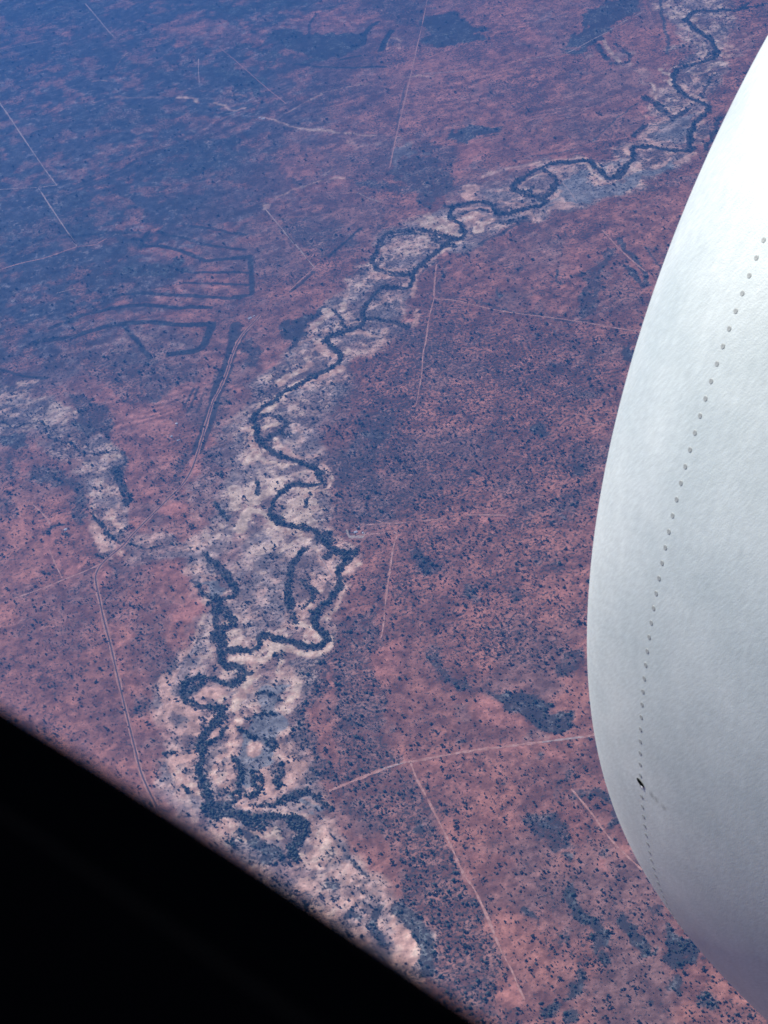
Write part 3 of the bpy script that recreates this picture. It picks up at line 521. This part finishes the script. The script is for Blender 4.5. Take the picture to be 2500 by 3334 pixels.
# ------------------------------------------------------------------ trees and scrub
g = (1 + 5 ** .5) / 2
ICO = np.array([(-1, g, 0), (1, g, 0), (-1, -g, 0), (1, -g, 0), (0, -1, g), (0, 1, g), (0, -1, -g), (0, 1, -g), (g, 0, -1), (g, 0, 1), (-g, 0, -1), (-g, 0, 1)])
ICO /= np.linalg.norm(ICO[0])
ICF = np.array([(0, 11, 5), (0, 5, 1), (0, 1, 7), (0, 7, 10), (0, 10, 11), (1, 5, 9), (5, 11, 4), (11, 10, 2), (10, 7, 6), (7, 1, 8), (3, 9, 4), (3, 4, 2), (3, 2, 6), (3, 6, 8), (3, 8, 9), (4, 9, 5), (2, 4, 11), (6, 2, 10), (8, 6, 7), (9, 8, 1)])

dens = np.clip(np.maximum(cover * .50, vv * .50), 0, 1) * (1 - clear)
def lookup(F, x, y):
    i = np.clip(np.round((x - x0) / STEP).astype(int) + len(grow), 0, NX - 1)
    j = np.clip(np.round((y - y0) / STEP).astype(int) + len(grow), 0, NY - 1)
    return F[j, i]
def candidates(n):
    # denser towards the near edge, where single plants can be told apart
    px = rng.uniform(-50, 2560, n); py = rng.uniform(-50, 3390, n)
    q = ground_xy(px, py); return q[:, 0], q[:, 1]
def blobs(name, x, y, r, hgt, m, **kw):
    n = len(x)
    a = rng.uniform(0, 6.283, n); ca_, sa = np.cos(a), np.sin(a)
    v = ICO[None] * (1 + .28 * rng.standard_normal((n, 12, 1)).clip(-1.6, 1.6))
    ex = rng.uniform(.75, 1.3, n)
    vx = v[..., 0] * (r * ex)[:, None]; vy = v[..., 1] * (r / ex)[:, None]
    P_ = np.stack([vx * ca_[:, None] - vy * sa[:, None] + x[:, None], vx * sa[:, None] + vy * ca_[:, None] + y[:, None],
                   np.maximum(v[..., 2] * (hgt * .42)[:, None] + (hgt * .6)[:, None], .2) + GZ], -1)
    f = (ICF[None] + (np.arange(n) * 12)[:, None, None]).reshape(-1, 3)
    o = mesh(name, P_.reshape(-1, 3), f, m); tag(o, **kw); return o

m_leaf = noisy('scrub_foliage', (.055, .054, .046), (.125, .118, .098), 1 / 30.0, 1, 2)
m_leaf2 = noisy('river_foliage', (.060, .075, .065), (.150, .170, .135), 1 / 14.0, 1, 2, lo=.4, hi=.62)
m_leaf3 = noisy('thicket_foliage', (.045, .070, .065), (.095, .125, .105), 1 / 25.0, 1, 2)
m_bark = noisy('bark', (.10, .08, .06), (.2, .16, .13), 2.0, 1)

xq, yq = candidates(430000)
d = lookup(dens, xq, yq); vg = lookup(veg, xq, yq); bl = lookup(belt, xq, yq)
cl = sstep(noise(xq, yq, 60, 91) * .6 + noise(xq, yq, 24, 93) * .4, .22, .76)
ok = (rng.random(len(xq)) < np.clip(d * (.35 + .9 * cl), 0, 1) * .62 * (1 - .6 * sstep(yq, 11500, 17000))) & (bl < .4)
xq, yq, d, vg = xq[ok], yq[ok], d[ok], vg[ok]
_, pyq, dz = to_frame(xq, yq)
r = rng.lognormal(math.log(3.9), .50, len(xq)).clip(2.0, 12) * (dz / 13500) ** .35
thick = (vg > .55) & (rng.random(len(xq)) < .8)
# the 300 nearest, largest single trees become objects of their own
fx, fy, _ = to_frame(xq, yq)
SIL = np.array([(2500, 114), (2363, 386), (2265, 595), (2142, 911), (2034, 1266), (1959, 1564), (1909, 1887), (1899, 2036), (1909, 2295), (1957, 2493), (2038, 2693), (2134, 2891), (2279, 3113), (2476, 3334)])
inside = (fx > 0) & (fy > 0) & (fy < 3334) & (fx < np.interp(fy, SIL[:, 1], SIL[:, 0]) - 8) & (fy < 2400 + .66 * fx)
score = np.where(inside & ~thick, r / dz, 0)
single = np.zeros(len(xq), bool); single[np.argsort(-score)[:300]] = True
k = ~single & ~thick
print('scrub', k.sum(), 'thicket', (thick & ~single).sum())
blobs('mulga_scrub', xq[k], yq[k], r[k], r[k] * 1.5, m_leaf, kind='stuff', label='scattered dark bushes dotted over the red plain', cat='scrub')
k = thick & ~single
blobs('thicket', xq[k], yq[k], r[k] * 1.05, r[k] * 1.5, m_leaf3, kind='stuff', label='dense blue-green thickets growing in patches on the plain', cat='thicket')
# woods along the river
n = 260000
px = rng.uniform(-50, 2560, n); py = rng.uniform(-50, 3390, n); q = ground_xy(px, py)
bl = lookup(belt, q[:, 0], q[:, 1]); ok = rng.random(n) < np.clip(bl, 0, 1) * .95 * (lookup(clear, q[:, 0], q[:, 1]) < .5)
q = q[ok]; rr = rng.lognormal(math.log(5.4), .36, len(q)).clip(2.5, 13)
print('river trees', len(q))
blobs('river_woodland', q[:, 0], q[:, 1], rr, rr * 1.9, m_leaf2, kind='stuff', label='dark belt of river trees winding along the creek channels', cat='woodland')

def tree_mesh(i):
    """crown of several leafy lobes over a short trunk with limbs, about 1 m in radius"""
    rg = np.random.default_rng(100 + i); vs, fs, mi = [], [], []; off = 0
    for k in range(7):
        c = np.array([rg.normal(0, .42), rg.normal(0, .42), rg.uniform(.85, 1.35)]); s_ = rg.uniform(.38, .62)
        v = ICO * (1 + .3 * rg.standard_normal((12, 1))) * s_ * [1, 1, .75] + c
        vs.append(v); fs += (ICF + off).tolist(); mi += [0] * 20; off += 12
    n = 6; rad = [.13, .09, .05]; zz = [0, .6, 1.1]
    for a in range(3):
        for j in range(n): vs.append(np.array([[rad[a] * math.cos(j * 6.283 / n) + .05 * a, rad[a] * math.sin(j * 6.283 / n), zz[a]]]))
    for a in range(2):
        for j in range(n):
            fs.append([off + a * n + j, off + a * n + (j + 1) % n, off + (a + 1) * n + (j + 1) % n, off + (a + 1) * n + j]); mi.append(1)
    me = bpy.data.meshes.new('bush_tree'); me.from_pydata(np.vstack(vs).tolist(), [], fs)
    me.materials.append(m_leaf); me.materials.append(m_bark); me.polygons.foreach_set('material_index', np.array(mi, np.int32)); me.update()
    return me
tms = [tree_mesh(i) for i in range(8)]
for i in np.where(single)[0]:
    o = bpy.data.objects.new('bush_tree', tms[i % 8]); C.objects.link(o)
    s_ = float(r[i]) * 1.0
    o.location = (xq[i], yq[i], GZ); o.scale = (s_ * float(rng.uniform(.8, 1.25)), s_, s_ * 1.1); o.rotation_euler = (0, 0, float(rng.uniform(0, 6.28)))
    tag(o, 'lone dark round-crowned tree casting a short shadow on the near red plain', 'tree', 'single trees scattered over the near red plain')

# ------------------------------------------------------------------ homesteads
m_roof = mat('pale_metal_roof', (.86, .84, .84), .5); m_wall = mat('pale_wall', (.55, .50, .45), .9); m_glass = mat('dark_window', (.03, .04, .05), .2)
m_yard = noisy('bare_yard', (.52, .38, .30), (.68, .55, .44), 1 / 20.0, 1)
def house(px, py, L, W, ang, label, cat='house', h=4.0):
    c = ground_xy([px], [py])[0]; root = empty('farm_house' if cat == 'house' else 'farm_shed', (c[0], c[1], GZ)); root.rotation_euler = (0, 0, R_(ang))
    a, b_ = L / 2, W / 2; e = h + W * .22
    v = [(-a, -b_, 0), (a, -b_, 0), (a, b_, 0), (-a, b_, 0), (-a, -b_, h), (a, -b_, h), (a, b_, h), (-a, b_, h), (-a, 0, e), (a, 0, e)]
    mesh('wall', v, [(0, 1, 5, 4), (1, 2, 6, 9, 5), (2, 3, 7, 6), (3, 0, 4, 8, 7)], m_wall, root)
    o = 1.0; z = h - o * .44 + .15
    rv = [(-a - o, -b_ - o, z), (a + o, -b_ - o, z), (a + o, 0, e + .15), (-a - o, 0, e + .15), (a + o, b_ + o, z), (-a - o, b_ + o, z)]
    rv += [(x, y, zz + .15) for x, y, zz in rv]
    mesh('roof', rv, [(0, 1, 2, 3), (3, 2, 4, 5), (6, 9, 8, 7), (9, 11, 10, 8), (0, 6, 7, 1), (5, 4, 10, 11), (0, 3, 9, 6), (3, 5, 11, 9), (1, 7, 8, 2), (2, 8, 10, 4)], m_roof, root)
    for sx in (-.3, .3):
        x = sx * L; y = -b_ - .02
        mesh('window', [(x - 1, y, 1.2), (x + 1, y, 1.2), (x + 1, y, 2.6), (x - 1, y, 2.6), (x - 1, y + .1, 1.2), (x + 1, y + .1, 1.2), (x + 1, y + .1, 2.6), (x - 1, y + .1, 2.6)],
             [(0, 1, 2, 3), (0, 4, 5, 1), (3, 2, 6, 7), (0, 3, 7, 4), (1, 5, 6, 2)], m_glass, root)
    x = 0; mesh('door', [(-.6, -b_ - .03, 0), (.6, -b_ - .03, 0), (.6, -b_ - .03, 2.2), (-.6, -b_ - .03, 2.2), (-.6, -b_, 0), (.6, -b_, 0), (.6, -b_, 2.2), (-.6, -b_, 2.2)],
                [(0, 1, 2, 3), (3, 2, 6, 7), (0, 3, 7, 4), (1, 5, 6, 2)], m_glass, root)
    tag(root, label, cat); return root
house(1158, 1733, 26, 19, 10, 'white-roofed farmhouse in the pale yard just right of the winding river', 'house')
house(1168, 1718, 14, 10, 60, 'small white outbuilding on the far side of the riverside farmhouse', 'shed')
house(1181, 1736, 12, 8, 80, 'low pale shed at the right-hand end of the riverside farmyard', 'shed')
house(213, 1725, 24, 20, 40, 'bright white-roofed homestead standing alone among dark trees near the left edge', 'house')
house(557, 1422, 18, 14, 30, 'white-roofed building beside the thick scrub left of the sealed road', 'house')
house(580, 1434, 24, 8, 2, 'long narrow pale shed right of the white-roofed building near the sealed road', 'shed')
house(575, 1380, 18, 16, 75, 'pale shed at the foot of the ploughed strips left of the sealed road', 'shed')
house(813, 1037, 34, 22, 25, 'large white shed at the far end of the sealed road', 'shed')
house(826, 1030, 16, 10, 25, 'smaller pale shed just right of the large white shed at the road end', 'shed')
house(857, 387, 40, 26, 0, 'distant white-roofed station building on the pale flat in the far blue haze', 'house')
house(845, 384, 22, 16, 20, 'tiny white shed left of the distant station building', 'shed')
ya = ground_xy([1130, 1138, 1181, 1183, 1190, 1182, 1150, 1136, 1124], [1722, 1744, 1742, 1730, 1740, 1752, 1753, 1752, 1730])
mesh('yard', np.c_[ya, np.full(len(ya), GZ + .5)], [list(range(len(ya)))[::-1]], m_yard)['kind'] = 'structure'

# ------------------------------------------------------------------ engine nacelle
SC = 1.4
FIT = (-.497, .600, .809, .273, 1.046, -1.58, -.501, -1.763, -.096, .02, .05)
ax_, ay_, OX, OY, OZ, lb, la, ls, t0, dt, lg = FIT
a_c = np.array([math.cos(ay_) * math.cos(ax_), math.cos(ay_) * math.sin(ax_), math.sin(ay_)])
b_c = np.cross(a_c, [0, 1, 0.]); b_c /= np.linalg.norm(b_c); c_c = np.cross(a_c, b_c)
toW = lambda v: v[0] * vR + v[1] * vU - v[2] * vF
AX, BX, CXv = toW(a_c), toW(b_c), toW(c_c)
org = CAM + toW(np.array([OX, OY, -math.exp(OZ)])) * SC
print('engine axis', AX)
nac = empty('engine_nacelle', tuple(org))
nac.matrix_world = Matrix(((BX[0], CXv[0], AX[0], org[0]), (BX[1], CXv[1], AX[1], org[1]), (BX[2], CXv[2], AX[2], org[2]), (0, 0, 0, 1)))
tag(nac, 'big bare-metal jet engine cowling with a row of rivets, just outside the cabin window', 'engine')
pa, pb, pg = math.exp(la) * SC, math.exp(lb) * SC, lg
RN = SC
def outer(s):
    q = np.clip(1 - s / pa, 0, 1); return RN - pb + pb * np.sqrt(np.clip(1 - q ** 2.2, 0, 1)) + pg * np.clip(s - pa, 0, None)
def lathe(name, prof, m, parent, seg=256, smooth=True):
    prof = np.array(prof); n_ = len(prof); th = np.arange(seg) * 2 * math.pi / seg
    v = np.stack([prof[:, 1][:, None] * np.cos(th), prof[:, 1][:, None] * np.sin(th), np.repeat(prof[:, 0][:, None], seg, 1)], -1).reshape(-1, 3)
    i, j = np.meshgrid(np.arange(n_ - 1), np.arange(seg), indexing='ij'); j2 = (j + 1) % seg
    f = np.stack([i * seg + j, i * seg + j2, (i + 1) * seg + j2, (i + 1) * seg + j], -1).reshape(-1, 4)
    return mesh(name, v, f, m, parent, smooth)

# bare brushed aluminium with fine scratches, dust specks and a small oil stain
al = bpy.data.materials.new('bare_aluminium'); al.use_nodes = True; t = al.node_tree; b = t.nodes['Principled BSDF']
tc = t.nodes.new('ShaderNodeTexCoord')
def onz(scale, det, vec=None, rough=.6):
    n = t.nodes.new('ShaderNodeTexNoise'); n.inputs['Scale'].default_value = scale; n.inputs['Detail'].default_value = det; n.inputs['Roughness'].default_value = rough
    t.links.new(vec or tc.outputs['Object'], n.inputs['Vector']); return n
def mr(src, p0, p1, c0, c1):
    r_ = t.nodes.new('ShaderNodeMapRange'); r_.inputs[1].default_value = p0; r_.inputs[2].default_value = p1; r_.inputs[3].default_value = c0; r_.inputs[4].default_value = c1
    t.links.new(src, r_.inputs[0]); return r_.outputs[0]
sx = t.nodes.new('ShaderNodeSeparateXYZ'); t.links.new(tc.outputs['Object'], sx.inputs[0])
an = t.nodes.new('ShaderNodeMath'); an.operation = 'ARCTAN2'; t.links.new(sx.outputs[1], an.inputs[0]); t.links.new(sx.outputs[0], an.inputs[1])
an2 = t.nodes.new('ShaderNodeMath'); an2.operation = 'MULTIPLY'; an2.inputs[1].default_value = .16; t.links.new(an.outputs[0], an2.inputs[0])
mp = t.nodes.new('ShaderNodeCombineXYZ'); t.links.new(sx.outputs[2], mp.inputs[0]); t.links.new(an2.outputs[0], mp.inputs[1])
streak = onz(60, 5, mp.outputs[0], .7); broad = onz(5.0, 4); speck = onz(420, 1)
cr = t.nodes.new('ShaderNodeMixRGB'); cr.inputs[1].default_value = (.43, .475, .47, 1); cr.inputs[2].default_value = (.52, .555, .54, 1)
t.links.new(mr(broad.outputs[0], .35, .65, 0, 1), cr.inputs[0])
c2 = t.nodes.new('ShaderNodeMixRGB'); c2.blend_type = 'MULTIPLY'; c2.inputs[0].default_value = 1
t.links.new(cr.outputs[0], c2.inputs[1]); t.links.new(mr(streak.outputs[0], .3, .7, .98, 1.02), c2.inputs[2])
dg = t.nodes.new('ShaderNodeVectorMath'); dg.operation = 'DOT_PRODUCT'; dg.inputs[1].default_value = (1, .9, 0)
cyl = t.nodes.new('ShaderNodeCombineXYZ'); t.links.new(sx.outputs[2], cyl.inputs[0]); t.links.new(an.outputs[0], cyl.inputs[1]); t.links.new(cyl.outputs[0], dg.inputs[0])
dg2 = t.nodes.new('ShaderNodeVectorMath'); dg2.operation = 'DOT_PRODUCT'; dg2.inputs[1].default_value = (-.16, .18, 0); t.links.new(cyl.outputs[0], dg2.inputs[0])
scv = t.nodes.new('ShaderNodeCombineXYZ'); t.links.new(dg.outputs['Value'], scv.inputs[0]); t.links.new(dg2.outputs['Value'], scv.inputs[1])
scr = onz(240, 2, scv.outputs[0], .6)
c4 = t.nodes.new('ShaderNodeMixRGB'); c4.blend_type = 'MULTIPLY'; c4.inputs[0].default_value = 1
t.links.new(c2.outputs[0], c4.inputs[1]); t.links.new(mr(scr.outputs[0], .35, .75, .94, 1.14), c4.inputs[2])
ALCOL = c4
b.inputs['Metallic'].default_value = .30
t.links.new(mr(streak.outputs[0], .3, .7, .46, .51), b.inputs['Roughness'])
bp = t.nodes.new('ShaderNodeBump'); bp.inputs['Strength'].default_value = .16; bp.inputs['Distance'].default_value = .002
t.links.new(speck.outputs[0], bp.inputs['Height']); t.links.new(bp.outputs[0], b.inputs['Normal'])

ss = np.r_[np.linspace(0, 1, 60) ** 2 * pa, np.linspace(pa, 2.6, 12)[1:]]
lip_prof = [(s, outer(np.array([s]))[0]) for s in ss]
inner = [(.9, RN - pb - .16), (.6, RN - pb - .15), (.3, RN - pb - .11), (.12, RN - pb - .065), (.03, RN - pb - .03)]
lathe('inlet_lip', inner + lip_prof, al, nac, 360)
m_cowl = mat('cowl_paint', (.62, .64, .66), .35); m_dark = mat('fan_titanium', (.12, .12, .13), .35, .8)
r2 = outer(np.array([2.6]))[0]
lathe('fan_cowl', [(2.604, r2), (3.4, r2 - .02), (4.3, r2 - .16), (5.0, r2 - .34), (4.98, r2 - .37), (4.3, r2 - .2)], m_cowl, nac, 128)
lathe('intake_duct', [(.9, RN - pb - .16), (1.3, RN - pb - .14), (1.4, .3)], m_dark, nac, 128)
lathe('spinner', [(.75, .002), (.8, .06), (1.0, .18), (1.3, .31), (1.36, .33)], mat('spinner_black', (.02, .02, .022), .3), nac, 64)
fan0 = None
for i in range(22):
    if fan0 is None:
        vs = []
        for k in range(7):
            rr_ = .3 + (RN - pb - .16 - .31) * k / 6; tw = R_(30 + 30 * k / 6); w_ = .09 + .05 * k / 6
            for sg, th_ in ((-1, .006), (1, .006), (1, -.006), (-1, -.006)):
                dx = sg * w_ * math.sin(tw) + th_ * math.cos(tw); dzz = sg * w_ * math.cos(tw) - th_ * math.sin(tw)
                vs.append((rr_, dx, 1.22 + dzz))
        fsx = []
        for k in range(6):
            for q_ in range(4): fsx.append((k * 4 + q_, k * 4 + (q_ + 1) % 4, (k + 1) * 4 + (q_ + 1) % 4, (k + 1) * 4 + q_))
        fan0 = mesh('fan_blade', vs, fsx, m_dark, nac)
    else:
        o = fan0.copy(); C.objects.link(o); o.parent = nac; o.rotation_euler = (0, 0, i * 2 * math.pi / 22)
lathe('exhaust_nozzle', [(4.2, .95), (4.9, .80), (5.6, .55), (5.58, .52), (4.9, .7)], m_dark, nac, 64)

# rivets: shallow dished heads
s0 = math.exp(ls) * SC
def on_skin(th, s, lift=0.0):
    r_ = outer(np.array([s]))[0]; dr = (outer(np.array([s + .002]))[0] - outer(np.array([s - .002]))[0]) / .004
    e = np.array([math.cos(th), math.sin(th), 0]); nrm = e - np.array([0, 0, dr]); nrm /= np.linalg.norm(nrm)
    tang = np.array([-math.sin(th), math.cos(th), 0]); fwd = np.cross(nrm, tang)
    p = e * r_ + np.array([0, 0, s]) + nrm * lift
    return Matrix(((tang[0], fwd[0], nrm[0], p[0]), (tang[1], fwd[1], nrm[1], p[1]), (tang[2], fwd[2], nrm[2], p[2]), (0, 0, 0, 1)))
m_rivet = mat('rivet_metal', (.29, .305, .30), .55, .3)
rp_ = [(.0043, .0001), (.0040, .0005), (.0033, .0004), (.0020, .0004), (.0003, .0003)]
seg = 14
rv = [(q_[0] * math.cos(j * 6.2832 / seg) * 1.0, q_[0] * math.sin(j * 6.2832 / seg) * 1.0, q_[1]) for q_ in rp_ for j in range(seg)]
rf = [(i * seg + j, i * seg + (j + 1) % seg, (i + 1) * seg + (j + 1) % seg, (i + 1) * seg + j) for i in range(4) for j in range(seg)]
base = mesh('rivet', rv, rf, m_rivet, nac, True)
NR = 314; dth = 2 * math.pi / NR
off = 0
for i in range(-30, 70):
    th = t0 + i * dt
    o = base if i == -30 else base.copy()
    if o is not base: C.objects.link(o)
    o.parent = nac; o.matrix_local = on_skin(th, s0)
rv = np.array(rv); allv, allf = [], []
start = t0 + 70 * dt; end = t0 - 31 * dt + 2 * math.pi; nrest = int(round((end - start) / dt)) + 1
for i in range(nrest):
    M = np.array(on_skin(start + i * (end - start) / (nrest - 1), s0)); allv.append(rv @ M[:3, :3].T + M[:3, 3]); allf += [[k_ + i * len(rv) for k_ in f_] for f_ in rf]
mesh('rivet_row', np.vstack(allv), allf, m_rivet, nac, True)['kind'] = 'stuff'

def skin_from_pixel(px, py):
    """(angle, distance from lip) on the nacelle skin seen along one survey ray"""
    best = None
    for s in np.linspace(.005, 1.6, 320):
        th = np.linspace(0, 2 * math.pi, 1441); r_ = outer(np.array([s]))[0]
        P_ = org + AX * s + r_ * (np.cos(th)[:, None] * BX + np.sin(th)[:, None] * CXv)
        d_ = P_ - CAM; z_ = d_ @ vF; u_ = CX + FPX * (d_ @ vR) / z_; v_ = CY - FPX * (d_ @ vU) / z_
        nn_ = np.cos(th)[:, None] * BX + np.sin(th)[:, None] * CXv
        e_ = np.hypot(u_ - px, v_ - py) + np.where((nn_ * d_).sum(1) > 0, 1e4, 0)
        k_ = e_.argmin()
        if best is None or e_[k_] < best[0]: best = (e_[k_], th[k_], s)
    return best
eh = skin_from_pixel(2085, 2548); print('hole', eh)
hole = mesh('fastener_hole', [(.0062 * math.cos(j * .4488), .0105 * math.sin(j * .4488), .0006) for j in range(14)] + [(.0045 * math.cos(j * .4488), .0085 * math.sin(j * .4488), .0009) for j in range(14)],
            [(j, (j + 1) % 14, 14 + (j + 1) % 14, 14 + j) for j in range(14)] + [list(range(14, 28))], mat('hole_shade', (.006, .006, .006), 1, 0, 0), nac)  # raised near-black disc; the hole's shade is put into its colour
hole.matrix_local = on_skin(eh[1], eh[2], .0004)
tab = mesh('fastener_stub', [(v_[0] * .6, v_[1] * .6, v_[2] * 1.5) for v_ in rv.tolist()], rf, mat('bright_stub', (.9, .9, .92), .25, .3), nac, True)
eh2 = skin_from_pixel(2091, 2563); tab.matrix_local = on_skin(eh2[1], eh2[2], .001)
# oil stain behind the empty hole, in the skin's own material
st = None
for (px_, py_, rad_) in ((2122, 2590, .011), (2136, 2602, .010), (2160, 2628, .009), (2095, 2600, .006)):
    q_ = skin_from_pixel(px_, py_); M = on_skin(q_[1], q_[2]); pt = M.translation
    vd = t.nodes.new('ShaderNodeVectorMath'); vd.operation = 'DISTANCE'; vd.inputs[1].default_value = pt
    t.links.new(tc.outputs['Object'], vd.inputs[0])
    f_ = mr(vd.outputs['Value'], rad_ * .1, rad_, .55, 0)
    if st is None: st = f_
    else:
        mm = t.nodes.new('ShaderNodeMath'); mm.operation = 'MAXIMUM'; t.links.new(st, mm.inputs[0]); t.links.new(f_, mm.inputs[1]); st = mm.outputs[0]
c3 = t.nodes.new('ShaderNodeMixRGB'); c3.inputs[2].default_value = (.12, .14, .13, 1)
mn = t.nodes.new('ShaderNodeMath'); mn.operation = 'MULTIPLY'; sn_ = onz(160, 3); t.links.new(st, mn.inputs[0]); t.links.new(mr(sn_.outputs[0], .35, .6, .2, 1.2), mn.inputs[1])
t.links.new(mn.outputs[0], c3.inputs[0]); t.links.new(ALCOL.outputs[0], c3.inputs[1]); t.links.new(c3.outputs[0], b.inputs['Base Color'])

# ------------------------------------------------------------------ cabin window surround (near-black in place of cabin shade, close to the lens)
hA = np.array([AX[0], AX[1], 0]); hA /= np.linalg.norm(hA)
nW = np.cross([0, 0, 1.0], hA)
if nW @ vF < 0: nW = -nW
DW = .085
edge = [(-900, 1760), (-400, 2085), (0, 2325), (400, 2572), (700, 2756), (1000, 2950), (1300, 3146), (1570, 3334), (1900, 3575), (2300, 3880)]
E2 = []
for (u_, v_) in edge:
    v_ -= 20
    d_ = vF + (u_ - CX) / FPX * vR - (v_ - CY) / FPX * vU; p_ = d_ * (DW / (d_ @ nW)); E2.append((p_ @ hA, p_[2]))
E2 = np.array(E2); _c = np.polyfit(E2[1:-1, 0], E2[1:-1, 1], 2); _a = np.linspace(E2[0, 0], E2[-1, 0], 24); E2 = np.c_[_a, np.polyval(_c, _a)]; print('window edge', np.round(E2, 3).tolist())
# opening outline: the traced sill, continued into a rounded rectangle
(e0a, e0v), (e1a, e1v) = E2[0], E2[-1]
lo_, hi_ = (0, -1) if E2[0, 0] < E2[-1, 0] else (-1, 0)
sill = E2 if lo_ == 0 else E2[::-1]
Wd, Hh, rc = .36, .42, .075
cm = (sill[0, 0] + sill[-1, 0]) / 2; slope = (sill[-1, 1] - sill[0, 1]) / (sill[-1, 0] - sill[0, 0])
print('slope', slope)
def inset(rcx, rcy, a0, a1, n=9): return [(rcx + rc * math.cos(a), rcy + rc * math.sin(a)) for a in np.linspace(a0, a1, n)]
bl_, br_ = cm - Wd / 2, cm + Wd / 2
vb = lambda a: sill[-1, 1] + slope * (a - sill[-1, 0])
loop = sill.tolist() + inset(br_ - rc, vb(br_) + rc, -math.pi / 2, 0) + inset(br_ - rc, vb(br_) + Hh - rc, 0, math.pi / 2) + inset(bl_ + rc, vb(bl_) + Hh - rc, math.pi / 2, math.pi) + inset(bl_ + rc, vb(bl_) + rc, math.pi, 1.5 * math.pi)
loop = np.array(loop); ctr = loop.mean(0)
m_black = mat('unlit_black_trim', (.0025, .0025, .003), 1, 0, 0)  # near-black colour stands in for the unlit cabin side
win = empty('cabin_window', tuple(CAM + nW * DW)); tag(win, 'dark cabin window surround cutting diagonally across the lower left, out of focus', 'window')
def w3(a, v, dpt): return hA * a + np.array([0, 0, v]) + nW * dpt
def ring(name, l0, l1, d0, d1):
    n_ = len(l0); v = [w3(*p, d0) for p in l0] + [w3(*p, d1) for p in l1]
    return v, [(i, (i + 1) % n_, n_ + (i + 1) % n_, n_ + i) for i in range(n_)]
def off_loop(k, grow_=0.0): return ctr + (loop - ctr) * k
def rings(name, spec):
    vs, fs = [], []; n_ = len(loop)
    for k, dpt in spec: vs += [w3(p[0], p[1], dpt) for p in off_loop(k)]
    m_ = len(spec)
    for q_ in range(m_):
        for i in range(n_):
            a_ = q_ * n_; b2 = ((q_ + 1) % m_) * n_
            fs.append((a_ + i, a_ + (i + 1) % n_, b2 + (i + 1) % n_, b2 + i))
    return mesh(name, vs, fs, m_black, win)
rings('window_gasket', [(1.0, 0), (1.004, -.005), (1.012, -.008), (1.03, -.008), (1.03, 0)])
rings('trim_panel', [(1.032, -.001), (1.032, -.006), (1.06, -.010), (2.4, -.010), (2.4, -.001)])

# ------------------------------------------------------------------ haze
hz = bpy.data.materials.new('haze'); hz.use_nodes = True; t = hz.node_tree; t.nodes.clear()
out = t.nodes.new('ShaderNodeOutputMaterial'); pv = t.nodes.new('ShaderNodeVolumePrincipled')
pv.inputs['Color'].default_value = (.056, .240, .77, 1); pv.inputs['Density'].default_value = 5.2e-5; pv.inputs['Anisotropy'].default_value = .45
t.links.new(pv.outputs[0], out.inputs['Volume'])
bx0, bx1, by0, by1 = xs[0] - 10, xs[-1] + 10, ys[0] - 10, ys[-1] + 10; z0, z1 = GZ - 1.0, 8.0
v = [(a, b_, c_) for c_ in (z0, z1) for b_ in (by0, by1) for a in (bx0, bx1)]
hb = mesh('haze', v, [(0, 2, 3, 1), (4, 5, 7, 6), (0, 1, 5, 4), (2, 6, 7, 3), (0, 4, 6, 2), (1, 3, 7, 5)], hz); tag(hb, 'thin blue air between the aircraft and the land', 'haze', kind='stuff')
